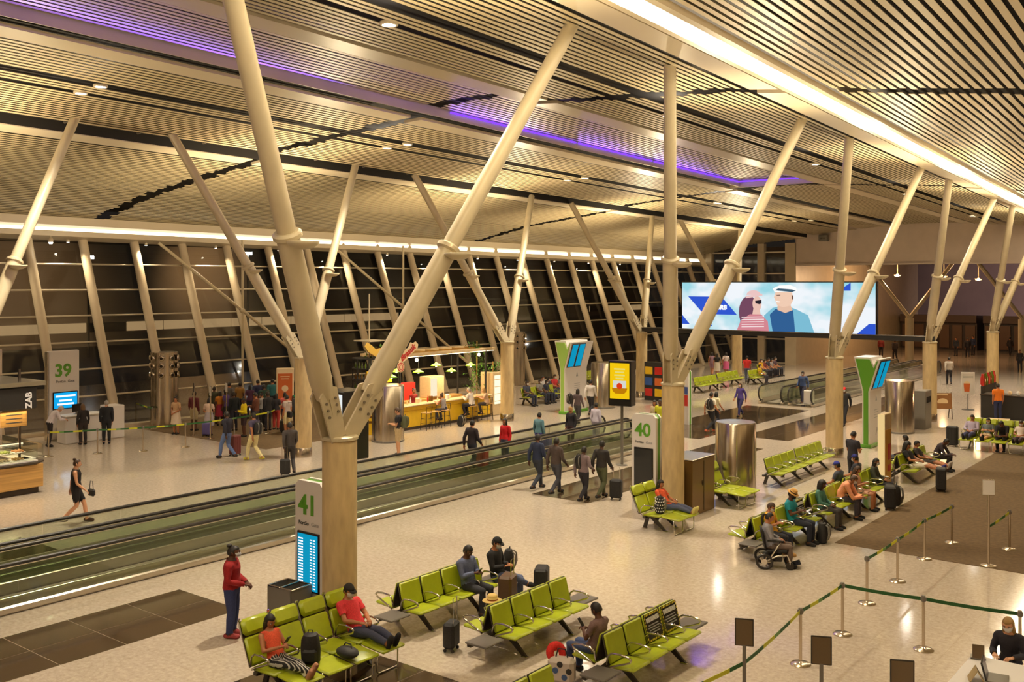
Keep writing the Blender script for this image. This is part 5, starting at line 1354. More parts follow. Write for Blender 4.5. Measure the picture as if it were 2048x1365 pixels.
# back bar
t = thing('back_bar', 'wooden back bar with fridges and red panel behind the yellow counter', 'cabinet', (BX - 2.0, 30.6, 0))
b = B(); b.box((0, 3.2, .5), (.6, 6.6, 1.0), bev=.01); b.build('base_cabinet', [M_wood], t)
b = B(); b.box((-.1, 2.9, 1.4), (.3, 1.0, .8)); b.build('red_panel', [M_red], t)
b = B(); b.box((-.1, 1.2, 2.2), (.1, 1.6, .6), bev=.02); b.build('yellow_board', [M_yellow], t)
b = B(); b.box((0, 4.6, 1.5), (.7, 1.0, 1.0), bev=.02); b.build('fridge', [M_counter], t)
b = B(); b.box((.36, 4.35, 1.5), (.02, .42, .85)); b.build('fridge_glow', [emis('fridge_glow', (1, .86, .6), .9)], t)
t = thing('display_cabinet', 'tall glowing display cabinet at the right end of the bar', 'cabinet', (BX - .5, 38.0, 0), rad(0))
b = B(); b.box((0, 0, 1.05), (.8, 1.0, 2.1), bev=.03); b.build('body', [M_counter], t)
b = B(); b.box((.41, 0, 1.25), (.02, .75, 1.4)); b.build('door', [emis('cab_glow', (1, .84, .55), 1.3)], t)
for k in range(4):
    b = B(); b.box((.43, 0, .7 + k * .35), (.03, .76, .03)); b.build('shelf', [M_counter], t)
rr = random.Random(5)
for k in range(14):
    y = 30.4 + k * .33; m = rr.choice([M_paper, M_cream, M_red, M_amber])
    b = B()
    if k % 3 == 0: b.lathe([(.10, 0), (.10, .22), (.09, .23), (.02, .23)], n=12)
    elif k % 3 == 1: b.lathe([(.03, 0), (.035, .10), (.035, .12), (.01, .12)], n=10)
    else: b.lathe([(.035, 0), (.035, .16), (.014, .22), (.014, .28)], n=10)
    o = b.build('jar' if k % 3 == 0 else 'cup' if k % 3 == 1 else 'bottle', [m], None, (BX - .25 - (k % 2) * .12, y, 1.09), smooth='auto')
    tag(o, ORD[k // 3] + ' ' + ('round jar', 'small cup', 'slim bottle')[k % 3] + ' from the left on the pale top of the yellow bar', ('jar', 'cup', 'bottle')[k % 3], ('jars', 'cups', 'bottles')[k % 3] + ' on the bar top')
def stool(x, y, lab):
    r = thing('bar_stool', lab, 'stool', (x, y, 0)); b = B(); b.box((0, 0, .76), (.36, .36, .04), bev=.012); b.build('seat', [M_wood], r)
    for sx in (-1, 1):
        for sy in (-1, 1):
            b = B(); b.tube((sx * .15, sy * .15, .75), (sx * .19, sy * .19, 0), .014, n=6); b.build('leg', [M_matblack], r)
    b = B()
    for z, q in ((.28, .177), (.5, .165)): b.path([(q, q, z), (-q, q, z), (-q, -q, z), (q, -q, z)], .011, 6, closed=True)
    b.build('foot_ring', [M_matblack], r)
    b = B(); b.path([(.16, -.16, .76), (.2, -.17, 1.05), (.2, .17, 1.05), (.16, .16, .76)], .012, 6); b.build('back_hoop', [M_matblack], r)
for k, (y, l) in enumerate(((32.1, 'empty black bar stool, leftmost at the yellow counter'), (33.3, 'bar stool under the person in a grey top at the counter'), (35.2, 'bar stool under the man in the white shirt'), (36.3, 'bar stool under the woman at the right end of the bar'), (32.7, 'empty black bar stool next to the leftmost one'))): stool(BX + .55, y, l)
# hanging greenery
for k, (x, y, z0, z1, l) in enumerate(((BX - 1.2, 37.6, 1.2, 3.6, 'tall climbing plant at the right end of the bar'), (BX - .5, 38.0, 2.1, 2.6, 'small leafy plant on top of the display cabinet'), (tx + .1, ty + .35, 3.24, 3.7, 'trailing plant on the bottle tower'))):
    t = thing('climbing_plant', l, 'plant', (x, y, z0))
    b = B(); b.tube((0, 0, -.4 if z0 < 2 else 0), (0, 0, z1 - z0), .03, n=6); b.build('stem', [M_wood], t)
    b = B(); r3 = random.Random(k)
    for _ in range(int(160 * (z1 - z0))):
        c = Vector((r3.gauss(0, .22), r3.gauss(0, .28), r3.uniform(0, z1 - z0))); d = Vector((r3.uniform(-1, 1), r3.uniform(-1, 1), r3.uniform(-.9, .3))).normalized(); q = d.cross(Vector((0, 0, 1))).normalized() * .04
        b.add([c, c + d * .09 + q, c + d * .2, c + d * .09 - q], [(0, 1, 2, 3)])
    b.build('foliage', [M_leaf], t)['kind'] = 'stuff'
# orange poster totem in the queue, yellow edged totem, drink poster, easel
x, y = pt(572, 850); t = thing('poster_totem', 'white totem with an orange poster above the queue', 'sign', (-37.2, 30.0, 0), rad(50)); b = B(); b.box((0, 0, 1.25), (.80, .2, 2.5), bev=.03); b.build('panel', [M_cream], t); b = B(); b.box((0, -.11, 1.6), (.66, .02, 1.3)); p_ = b.build('poster', [M_orange], t)
b = B(); b.box((0, -.122, 2.1), (.42, .006, .04)); b.box((0, -.122, 2.0), (.34, .006, .04)); b.prism([(.15 * math.cos(a * PI / 7), .15 * math.sin(a * PI / 7)) for a in range(14)], (0, -.122, 1.55), (1, 0, 0), (0, 0, 1), (0, -.004, 0)); b.build('print', [M_cream], p_)
t = thing('poster_totem', 'slim lightbox totem with a glowing yellow edge behind the seated crowd', 'sign', (-10.2, 31.75, 0), rad(90)); b = B(); b.box((0, 0, 1.2), (.66, .20, 2.4), bev=.02); b.build('body', [M_counter], t)
b = B(); b.box((-.335, 0, 1.2), (.03, .205, 2.38)); b.build('edge', [emis('edge_glow', (1, .70, .30), .75)], t); b = B(); b.box((.0, -.105, 1.05), (.56, .02, 1.7)); p_ = b.build('poster', [mat('poster_amber', (.55, .30, .04), .5)], t)
b = B(); b.box((.05, -.12, 1.2), (.25, .01, .5)); b.box((.05, -.12, .7), (.3, .01, .2)); b.build('print', [M_red], p_)
x, y = pt(1936, 820); t = thing('poster_stand', 'white poster of a cold drink on a thin stand', 'poster', (x, y, 0), rad(30)); b = B(); b.lathe([(.3, 0), (.3, .02), (.03, .04)], n=18); b.tube((0, 0, .03), (0, 0, .85), .02, n=8); b.build('stand', [M_matblack], t)
b = B(); b.box((0, 0, 1.35), (.66, .04, 1.12), bev=.01); p_ = b.build('board', [M_paper], t); b = B(); b.prism([(-.12, 0), (.12, 0), (.16, .42), (-.16, .42)], (-.06, -.024, .92), (1, 0, 0), (0, 0, 1), (0, -.006, 0), 0); b.prism([(.145 * math.cos(a * PI / 8), .12 * math.sin(a * PI / 8)) for a in range(9)], (-.06, -.024, 1.34), (1, 0, 0), (0, 0, 1), (0, -.006, 0), 1)
for k in range(3): b.box((0, -.025, 1.78 - k * .07), (.5, .006, .02), mi=2)
b.build('print', [M_orange, M_cream, M_greytext], p_)
x, y = pt(1884, 838); t = thing('easel_sign', 'folding easel sign with a brown picture beside the fourth near column', 'sign', (x, y, 0), rad(35))
for s in (-1, 1):
    b = B(); b.tube((s * .42, -.15, 0), (s * .42, .0, 1.25), .022, n=6); b.build('front_leg', [M_dwood], t); b = B(); b.tube((s * .42, .35, 0), (s * .42, .0, 1.2), .022, n=6); b.build('rear_leg', [M_dwood], t)
b = B(); b.box((0, -.06, .85), (.84, .03, .75), rot=(rad(-7), 0, 0)); p_ = b.build('board', [mat('easel_board', (.30, .14, .05), .5)], t); b = B(); b.prism([(.25 * math.cos(a * PI / 8), .16 * math.sin(a * PI / 8)) for a in range(16)], (0, -.082, .82), (1, 0, 0), (0, 0, 1), (0, -.006, 0)); b.box((0, -.06, 1.15), (.5, .01, .05)); b.build('print', [M_cream], p_)
# dark drinks counter at the right
x, y = pt(2000, 838)
t = thing('drinks_counter', 'dark drinks counter with lit jars at the right edge', 'counter', (-11.6, 52.0, 0), 0)
b = B(); b.box((2.2, 0, .55), (5.2, .9, 1.1), bev=.02); b.build('body', [M_matblack], t); b = B(); b.box((2.2, 0, 1.12), (5.3, 1.0, .05)); b.build('top', [M_dwood], t)
b = B(); b.box((-.4, 1.0, .75), (.08, 2.8, 1.5)); b.build('side_wall', [M_matblack], t); b = B(); b.box((-.46, -.1, 1.3), (.05, .6, .5)); b.build('menu', [M_paper], t)
for k in range(12):
    o = B(); o.lathe([(.07, 0), (.09, .12), (.07, .17), (.02, .18)], n=10); q = o.build('jar', [(M_cream, M_paper, M_amber)[k % 3]], None, (-10.8 + k * .36, 51.85, 1.15), smooth='auto'); tag(q, ORD[k] + ' small jar from the left on the dark drinks counter', 'jar', 'jars on the drinks counter')
for k in range(7):
    o = B(); o.lathe([(.09, 0), (.10, .35), (.05, .5), (.05, .58)], n=10); q = o.build('bottle', [(M_red, M_amber, M_bglass)[k % 3]], None, (-12.0, 51.75 + k * .38, 1.5), smooth='auto'); tag(q, 'large %s bottle on the drinks counter side wall, %s from the front' % (('red', 'amber', 'green')[k % 3], ('first', 'second', 'third', 'fourth', 'fifth', 'sixth', 'seventh')[k]), 'bottle', 'large bottles by the drinks counter')
lamp('POINT', 'counter_lamp', (-8.6, 52.4, 2.0), 130, (1, .6, .3), size=.15)
r = thing('counter_light', 'warm glowing lantern on the dark drinks counter', 'lamp', (-8.1, 52.1, 1.15)); b = B(); b.lathe([(.1, 0), (.13, .2), (.08, .36)], n=12); b.build('shade', [emis('lantern', (1, .6, .28), 3)], r, smooth='auto'); b = B(); b.lathe([(.12, 0), (.12, .02)], n=12); b.build('foot', [M_dwood], r)
t = thing('cafe_table', 'pale square cafe table behind the facing lounge seats', 'table', (-9.9, 45.4, 0), rad(10)); b = B(); b.box((0, 0, .74), (.85, .85, .03), bev=.01); b.build('top', [M_counter], t); b = B(); b.tube((0, 0, 0), (0, 0, .74), .04, n=8); b.lathe([(.25, 0), (.25, .02), (.04, .05)], n=14); b.build('pedestal', [M_matblack], t)
# colourful goods shelf beside the third left column
t = thing('goods_rack', 'dark shop rack of red, blue and yellow boxes behind the gate 40 column', 'rack', (-27.2, 48.0, 0), 0); b = B(); b.box((0, 0, 1.05), (2.4, .5, 2.1)); b.build('frame', [M_matblack], t)
for a in range(4):
    for c in range(3):
        b = B(); b.box((-.9 + a * .6, -.27, .45 + c * .6), (.45, .06, .42), bev=.01); b.build('box_front', [(M_red, mat('goods_blue', (.03, .09, .32), .5), M_yellow, M_orange)[(a * 2 + c) % 4]], t)
# ------------------------------------------------------------------ people
def sp(x, y, *a, **k): return person(x, y, *a, **k)
def pp(px, py, rz, pose, fem, label, **k):
    x, y = pt(px, py); return person(x, y, rz, pose, fem, label, **k)
def phone(x, y, z, lab, rz=0, tilt=-50):
    b = B(); b.box((0, 0, 0), (.075, .15, .01), rot=(rad(-tilt), 0, 0), bev=.004); o = b.build('smartphone', [M_black], None, (x, y, z), rad(rz)); return tag(o, lab, 'phone')
def backpack(loc, lab, rz=0, m=None, s=1.0, lean=0, dots=False, parent=None):
    r = thing('backpack', lab, 'backpack', loc, rad(rz)); r.scale = (s, s, s); m = m or M_bag
    if lean: r.rotation_euler = (rad(lean), 0, rad(rz))
    b = B(); b.rings([[(w_ * math.cos(2 * PI * k / 16) * (1 if abs(math.cos(2 * PI * k / 16)) < .8 else .92), d_ * math.sin(2 * PI * k / 16), z) for k in range(16)] for z, w_, d_ in ((0, .12, .07), (.02, .155, .105), (.2, .165, .12), (.36, .15, .105), (.44, .11, .075), (.46, .05, .03))]); b.build('bag', [m], r, smooth='auto')
    b = B(); b.box((0, -.11, .15), (.22, .07, .2), bev=.03); b.build('front_pocket', [m], r)
    for s_ in (-1, 1):
        b = B(); b.path([(s_ * .07, .09, .42), (s_ * .085, .15, .36), (s_ * .09, .16, .2), (s_ * .09, .11, .06)], .018, 6); b.build('strap', [M_grey if m is M_bag else m], r, smooth=True)
    b = B(); b.path([(-.04, .02, .45), (-.03, .02, .5), (.03, .02, .5), (.04, .02, .45)], .009, 6); b.build('handle', [m], r)
    if dots:
        b = B()
        for k in range(12):
            for z in (.08, .16, .24, .32, .40):
                g = 2 * PI * k / 12 + z * 9; b.ell((.165 * math.cos(g), .12 * math.sin(g), z), (.018, .018, .018), 6, 4)
        b.build('white_dots', [M_paper], r)['kind'] = 'stuff'
    return r
def suitcase(loc, lab, rz=0, m=None, w_=.40, d_=.25, h=.58, handle=.42):
    r = thing('suitcase', lab, 'suitcase', loc, rad(rz)); m = m or M_bag
    b = B(); b.box((0, 0, .06 + h / 2), (w_, d_, h), bev=.045)
    for k in range(3): b.box((-.1 + k * .1, -d_ / 2 - .002, .06 + h / 2), (.02, .012, h - .14), bev=.004)
    b.build('shell', [m], r)
    for sx in (-1, 1):
        for sy in (-1, 1):
            b = B(); b.tube((sx * (w_ / 2 - .05) - .012, sy * (d_ / 2 - .04), .03), (sx * (w_ / 2 - .05) + .012, sy * (d_ / 2 - .04), .03), .03, n=10); b.build('wheel', [M_rubber], r)
    if handle:
        b = B(); b.path([(-.09, d_ / 2 - .04, h + .05), (-.09, d_ / 2 - .04, h + .06 + handle), (.09, d_ / 2 - .04, h + .06 + handle), (.09, d_ / 2 - .04, h + .05)], .009, 6); b.build('pull_handle', [M_chrome], r)
    return r

# --- near benches
sp(-15.38, 11.18, -52, 'clasp', 1, 'woman in a red cardigan and jeans standing before the gate 41 screen', skin='d', hair='bun', tc=(150, 22, 24), bc=(44, 54, 96), sc=(150, 60, 60), near=True, h=1.66, wide=1.22)
sp(-12.70, 10.10, -92, 'reccross', 1, 'woman in an orange top and striped trousers reclining with a phone', skin='m', hair='bob', top='vest', tc=(214, 84, 52), bc=(34, 32, 34), sc=(170, 120, 92), mask=False, near=True, z=.0)
phone(-12.44, 10.08, .90, 'smartphone held by the woman in striped trousers', -90)
backpack((-12.32, 10.45, .47), 'large black backpack on the footrest beside the woman in striped trousers', 40, lean=8, s=1.05)
b = B(); b.ell((0, 0, .09), (.22, .15, .09), 14, 8); b.path([(-.1, 0, .16), (-.06, .02, .22), (.06, .02, .22), (.1, 0, .16)], .012, 6); tag(b.build('handbag', [M_bag], None, (-12.02, 10.95, .46), 0, 'auto'), 'small black handbag on the second footrest of the near lounge row', 'bag')
b = B(); b.ell((0, 0, .12), (.25, .18, .12), 14, 8); b.path([(-.12, 0, .2), (-.07, 0, .28), (.07, 0, .28), (.12, 0, .2)], .012, 6); tag(b.build('duffel_bag', [M_bag], None, (-12.6, 9.75, .0), .3, 'auto'), 'black duffel bag on the floor below the woman in striped trousers', 'bag')
sp(-12.70, 11.80, -92, 'recline', 0, 'man in a red polo shirt and cap reclining on the near lounge row', skin='m', tc=(208, 52, 58), top='short', bc=(58, 62, 84), sc=(34, 32, 34), cap=('cap', (40, 36, 34)), near=True)
sp(-12.86, 14.92, -90, 'sitphone', 0, 'man in a grey blue hoodie looking at his phone', skin='d', hair='short', tc=(84, 92, 122), bc=(38, 38, 46), near=True, mask=False)
phone(-12.58, 14.92, .86, 'smartphone held by the man in the grey blue hoodie', -90)
sp(-12.80, 15.75, -80, 'sitcross', 0, 'man in a black jacket and cap with a white mask reading his phone', skin='m', tc=(26, 25, 28), bc=(86, 96, 128), cap=('cap', (22, 22, 24)), near=True)
suitcase((-12.18, 15.28, 0), 'brown upright suitcase in front of the man in the grey blue hoodie', -70, mat('brown_shell', (.09, .045, .02), .4), .42, .28, .72, .3)
suitcase((-11.92, 16.05, 0), 'black suitcase with a strap before the man in the black cap', -60, M_bag, .44, .28, .74, 0)
backpack((-13.0, 16.35, .46), 'dark backpack on the bench end behind the man in the black cap', -60)
suitcase((-11.75, 13.15, 0), 'small black trolley with a raised handle under the middle near bench', -70, M_bag, .34, .22, .46, .42)
backpack((-11.80, 14.35, .0), 'dark bag wearing a straw hat between two near benches', -60, s=1.25)
b = B(); b.lathe([(.19, 0), (.185, .008), (.10, .015), (.098, .09), (.08, .115), (.02, .12)], n=20); b.lathe([(.101, .015), (.101, .04)], n=20, caps=False, mi=1); h_ = b.build('straw_hat', [mat('straw', (.55, .38, .12), .8), mat('hat_band', (.35, .10, .03), .7)], None, (-11.80, 14.35, .57), 0, True); tag(h_, 'yellow straw hat resting on the dark bag between two benches', 'hat')
sp(-9.05, 13.65, 86, 'sitphone', 1, 'short haired person in a mauve shirt seated with back to the hazard covers', skin='d', hair='short', tc=(122, 98, 96), top='short', bc=(58, 72, 110), near=True, h=1.68)
phone(-9.33, 13.65, .88, 'pale blue smartphone held by the person in the mauve shirt', 90)
b = B(); b.path([(.11 * math.cos(rad(a)), .0 + .11 * math.sin(rad(a)), .12) for a in range(-60, 241, 20)], [.05 + .025 * math.sin(PI * k / 15) for k in range(16)], 12); nb = b.build('neck_pillow', [cloth(205, 40, 32)], None, (-9.60, 13.25, .42), 0, True); nb.rotation_euler = (rad(70), 0, rad(60)); tag(nb, 'red neck pillow on the patterned bag', 'pillow')
t = thing('travel_bag', 'white patterned travel bag beside the red neck pillow', 'bag', (-9.36, 13.15, .02), rad(20)); b = B(); b.box((0, 0, .22), (.44, .24, .40), bev=.06); b.build('body', [mat('pale_bag', (.55, .48, .42), .7)], t)
b = B()
for k in range(5): b.prism([(.05 * math.cos(a * PI / 6), .05 * math.sin(a * PI / 6)) for a in range(12)], (-.15 + k * .075, -.125, .14 + (k % 3) * .1), (1, 0, 0), (0, 0, 1), (0, .004, 0), k % 2)
b.build('print', [M_black, mat('bag_blue', (.05, .1, .25), .6)], t); b = B(); b.path([(-.1, 0, .41), (-.06, 0, .55), (.06, 0, .55), (.1, 0, .41)], .012, 6); b.build('handle', [M_bag], t)
# --- lounge by gate 40
sp(-13.27, 23.5, -92, 'recline', 1, 'woman in an orange blouse reclining beside the gate 40 totem', skin='m', hair='long', tc=(206, 82, 42), top='short', bc=(74, 80, 104), sc=(200, 186, 110), mask=False, near=True)
backpack((-13.12, 22.85, .46), 'black polka-dot backpack beside the woman in the orange blouse', -60, dots=True)
# --- wheelchair group
wx, wy = -9.55, 21.55
t = thing('wheelchair', 'electric wheelchair carrying the woman in the grey hoodie', 'wheelchair', (wx, wy, 0), rad(-62))
b = B(); b.box((0, .18, .40), (.46, .46, .06), bev=.02); b.build('seat', [M_bag], t); b = B(); b.box((0, -.12, .66), (.44, .05, .46), rot=(rad(12), 0, 0), bev=.02); b.build('backrest', [M_bag], t)
for s in (-1, 1):
    x = s * .28
    b = B(); b.path([(x + .018 * 0, -.10 + .17 * math.cos(2 * PI * k / 20), .17 + .15 * math.sin(2 * PI * k / 20)) for k in range(20)], .03, 8, closed=True); wl = b.build('rear_wheel', [M_rubber], t, smooth=True); b = B(); b.tube((x - .02, -.10, .17), (x + .02, -.10, .17), .07, n=12)
    for k in range(5): b.tube((x, -.10, .17), (x, -.10 + .14 * math.cos(k * 1.257), .17 + .13 * math.sin(k * 1.257)), .012, n=6)
    b.build('hub', [M_chrome], wl)
    b = B(); b.tube((x * .9 - .02, .46, .09), (x * .9 + .02, .46, .09), .09, n=14); b.build('castor', [M_rubber], t)
    b = B(); b.path([(x, -.10, .17), (x, .15, .30), (x, .40, .34), (x * .95, .46, .2), (x * .9, .46, .1)], .02, 8); b.tube((x, .0, .22), (x, .25, .62), .018, n=8); b.build('side_frame', [M_chrome], t, smooth=True)
    b = B(); b.box((x, .15, .645), (.06, .38, .04), bev=.015); b.build('armrest', [M_black], t)
b = B(); b.tube((.28, .36, .66), (.28, .38, .76), .015, n=6); b.ell((.28, .38, .77), (.025, .025, .025)); b.build('joystick', [M_black], t); b = B(); b.box((0, .1, .22), (.34, .4, .14), bev=.02); b.build('battery_box', [M_matblack], t); b = B(); b.box((0, .62, .10), (.34, .2, .02), rot=(rad(20), 0, 0)); b.build('foot_plate', [M_black], t)
sp(wx + math.cos(rad(28)) * .06, wy + math.sin(rad(28)) * .06, -62, 'sit', 1, 'woman with a ponytail and grey hoodie sitting in the wheelchair', skin='m', hair='pony', tc=(136, 134, 140), bc=(104, 88, 78), mask=False, near=True)
sp(-9.92, 22.62, -95, 'sitphone', 1, 'masked person in a yellow shirt seated beside the wheelchair', skin='m', hair='short', hc='b', tc=(212, 156, 40), top='short', bc=(30, 32, 44), sc=(190, 150, 90), near=True, h=1.62)
sp(-9.93, 23.92, -88, 'sitphone', 0, 'man in a straw hat and teal shirt looking at his phone', skin='d', hair='short', tc=(28, 138, 150), top='short', bc=(30, 34, 48), cap=('hat', (206, 158, 84)), mask='b', near=True)
backpack((-9.35, 24.35, .0), 'black backpack on the floor by the man in the straw hat', -80, s=1.1)
sp(-9.93, 25.9, -88, 'sit', 1, 'woman with dark curly hair and a green patterned blouse', skin='d', hair='curly', tc=(72, 120, 104), bc=(64, 60, 58), near=True, mask=False)
sp(-9.95, 27.3, -85, 'sitfwd', 0, 'man in a peach shirt leaning forward on the bench', skin='m', hair='short', hc='b', tc=(236, 158, 120), bc=(60, 54, 62), near=True)
sp(-9.93, 28.6, -85, 'sitphone', 1, 'woman in a floral dress reading a magazine', skin='m', hair='long', hc='b', top='dress', tc=(206, 158, 132), bc=(206, 158, 132), mask=False, near=True)
backpack((-9.92, 27.95, .46), 'dark backpack between the peach shirt and the floral dress', -60)
sp(-10.55, 28.5, 88, 'sit', 0, 'person in a blue cap seated with the back turned, left of the floral dress', skin='m', cap=('cap', (46, 54, 150)), tc=(70, 76, 90), top='short')
sp(-10.55, 30.0, 88, 'sit', 0, 'person in a dark blue cap seated with the back turned below the man in black', skin='m', cap=('cap', (38, 44, 120)), tc=(46, 48, 60), top='short')
sp(-11.15, 31.6, -20, 'phone', 0, 'man in a black tee shirt standing behind the bench holding a paper', skin='m', hair='short', tc=(40, 38, 46), top='short', bc=(30, 30, 36), mask=False, near=True, h=1.76)
sp(-9.93, 30.2, -85, 'sit', 1, 'seated woman behind the trolley suitcase on the carpet', skin='m', hair='long', tc=(60, 62, 50), bc=(36, 36, 42))
suitcase((-9.2, 29.1, 0), 'black trolley suitcase with raised handle on the carpet before the floral dress', -70, M_bag, .48, .3, .62, .6)
backpack((-9.25, 29.75, .0), 'bulky black bag on the carpet behind the trolley suitcase', -70, s=1.3)
suitcase((-8.75, 32.6, 0), 'black upright suitcase standing alone on the brown carpet', -75, M_bag, .46, .3, .68, 0)
sp(-9.85, 33.6, -92, 'recline', 0, 'young man in black with white shorts stretching out his legs', skin='m', hair='curly', tc=(26, 24, 26), top='short', bot='shorts', bc=(206, 196, 176), sc=(56, 50, 120), mask=False, near=True)
sp(-9.85, 34.6, -92, 'recline', 1, 'person in dark clothes stretching bare legs beside the white shorts', skin='m', hair='short', tc=(44, 36, 34), top='short', bot='shorts', bc=(60, 50, 44), sc=(190, 180, 170), mask=False, near=True)
sp(-10.55, 34.9, 88, 'sit', 0, 'man in a pale shirt seated with back turned beyond the white shorts', skin='d', tc=(206, 198, 192), top='short')
sp(-9.85, 36.2, -95, 'sitfwd', 1, 'woman in a dark dress leaning forward at the end of the bench', skin='d', hair='short', tc=(66, 56, 62), bc=(40, 36, 36), mask=False)
# --- facing lounge row at the far side of the carpet
lx, ly = pt(1922, 893)
FR = [(0, 'man in a lilac striped shirt on the facing lounge row', 0, 'recline', (158, 146, 164), 'long', (48, 50, 86)), (1, 'person with crossed bare legs and pale shorts on the facing lounge row', 1, 'reccross', (92, 100, 98), 'short', (214, 190, 150)), (2, 'person in a black tee shirt on the facing lounge row', 0, 'sitfwd', (36, 34, 40), 'short', (34, 34, 38)), (3, 'person in a white blouse on the facing lounge row', 1, 'recline', (206, 190, 176), 'short', (60, 40, 48)), (4, 'person in a red top at the right end of the facing lounge row', 1, 'reccross', (196, 40, 40), 'short', (206, 186, 160))]
for i, l, f, ps, tc, tp, bc in FR:
    sp(lx + .1 + .585 * (i + .5), ly - .10, 180, ps, f, l, skin=('m', 'l', 'd', 'm', 'l')[i], hair=('short', 'bob', 'short', 'long', 'bob')[i], tc=tc, top=tp, bc=bc, bot='shorts' if i in (1, 4) else 'trousers', mask=i % 2 == 1)
suitcase((lx - .25, ly - .3, 0), 'black suitcase left of the facing lounge row', 0, M_bag, .42, .28, .75, 0)
# --- right background
pp(1996, 842, 30, 'stand', 0, 'customer in an orange shirt at the dark drinks counter', skin='m', tc=(226, 120, 30), top='short', bc=(40, 48, 84), z=0.0)
x, y = pt(1990, 836); sp(-10.2, 53.2, 190, 'stand', 1, 'attendant behind the dark drinks counter', skin='m', hair='bun', tc=(70, 34, 36))
sp(-8.9, 53.3, 200, 'stand', 0, 'man behind the lantern of the drinks counter', skin='m', tc=(60, 44, 40))
for i, (px, py, rz, c, l) in enumerate(((1912, 712, 170, (34, 40, 52), 'dark figure left of the last near column'), (1935, 716, 20, (30, 28, 34), 'dark figure in the dim passage, middle of three'), (1946, 711, 160, (28, 36, 64), 'dark blue figure in the dim passage'), (2020, 712, 0, (38, 32, 34), 'figure in the dim passage right of the last near column'), (1762, 716, 10, (120, 40, 36), 'figure in a dull red top behind the green Y sign'), (1790, 722, 30, (70, 60, 60), 'figure at the rail behind the green Y sign'), (2040, 745, 180, (40, 34, 32), 'figure walking in the dim passage at the right frame edge'), (1898, 770, 20, (180, 170, 160), 'figure in pale grey behind the drink poster'))):
    pp(px, py, rz, 'walk' if i % 2 else 'stand', i % 3 == 0, l, skin='m', tc=c, bc=(36, 34, 40), mask=False)
# --- below the big screen
for px, py, l, c, f in ((1424, 752, 'woman in a mauve dress strolling below the big screen', (150, 120, 140), 1), (1434, 755, 'person in a black top and white skirt below the big screen', (34, 34, 38), 1), (1452, 752, 'girl in a white top and pink skirt below the big screen', (214, 200, 200), 1), (1494, 766, 'man in a red shirt and jeans beside the column below the screen', (196, 44, 40), 0)):
    pp(px, py, 20, 'walk', f, l, skin='m', hair='long' if f else 'short', tc=c, top='dress' if 'dress' in l else 'short', bot='skirt' if 'skirt' in l else 'trousers', bc=(206, 196, 180) if 'white skirt' in l else (196, 90, 140) if 'pink' in l else (90, 100, 124), mask=False)
x0, y0 = pt(1512, 757)
for i, (c, l) in enumerate((((220, 170, 30), 'sitter in a yellow top on the distant crowded bench'), ((120, 50, 50), 'sitter in dull red on the distant crowded bench'), ((50, 48, 60), 'sitter in navy on the distant crowded bench'), ((150, 140, 140), 'sitter in pale grey on the distant crowded bench'), ((80, 60, 70), 'sitter in plum on the distant crowded bench'))):
    sp(x0 + .28, y0 + .575 * (i + .5), -90, 'sit', i % 2, l, skin='m', hair='short', tc=c, top='short', bc=(44, 44, 56))
x0, y0 = pt(1494, 770); sp(x0 + .28, y0 + 1.4, -90, 'sit', 1, 'sitter in a bright yellow shirt with a striped bag', skin='m', hair='short', tc=(226, 190, 30), top='short', bc=(60, 56, 66))
# --- walkers
pp(1422, 866, -20, 'walk', 0, 'walker in a white shirt with a dark backpack on the dark landing', skin='m', hair='short', tc=(222, 214, 196), top='short', bc=(34, 34, 40), sc=(190, 90, 60))
x, y = pt(1422, 866); backpack((x + .05, y - .2, 1.02), 'dark backpack carried by the walker in white', 160)
pp(1432, 858, -20, 'walk', 1, 'companion in a cream top just behind the white-shirted walker', skin='m', hair='bob', tc=(214, 206, 170), top='short', bc=(40, 38, 44))
pp(1481, 834, 170, 'walk', 1, 'walker in a violet cardigan coming along the dark landing', skin='m', hair='bob', hc='b', tc=(74, 58, 130), bc=(52, 50, 96))
pp(1606, 808, 170, 'walk', 0, 'passenger in a blue vest entering the far moving walkway', skin='m', tc=(74, 96, 150), bc=(60, 60, 84))
x, y = pt(1618, 814); suitcase((x, y, .05), 'white striped trolley at the mouth of the far moving walkway', 170, M_paper, .5, .3, .75, .3)
pp(1689, 852, 180, 'walk', 0, 'dark walker with a red cap behind the third near column', skin='d', cap=('cap', (206, 34, 40)), tc=(28, 28, 32), bc=(30, 30, 36))
pp(1075, 980, -5, 'walk', 0, 'walker in navy, leftmost of the four beside the near walkway', skin='d', tc=(40, 50, 78), bc=(48, 54, 66), near=True)
pp(1112, 990, -5, 'walk', 0, 'walker in dark grey, second of the four beside the near walkway', skin='d', tc=(74, 62, 58), bc=(64, 66, 76), near=True)
pp(1167, 1004, 0, 'bagwalk', 1, 'walker in a mauve grey top, third of the four beside the near walkway', skin='d', hair='short', tc=(116, 100, 102), bc=(34, 32, 40), near=True)
pp(1203, 998, 0, 'walk', 0, 'walker in black and olive, last of the four beside the near walkway', skin='d', tc=(46, 42, 40), bc=(80, 84, 58), near=True)
x, y = pt(1232, 1000); suitcase((x, y, 0), 'dark cabin suitcase rolling behind the four walkers', 20, M_bag, .36, .24, .55, .35)
x, y = pt(1172, 1002); backpack((x - .1, y - .22, .98), 'dark shoulder pack on the mauve grey walker', 180, s=.9)
pp(152, 1047, -35, 'walk', 1, 'woman in a short black dress striding across the pale floor', skin='l', hair='bun', hc='b', top='dress', tc=(26, 24, 26), sc=(60, 30, 24), mask=False, near=True, h=1.72)
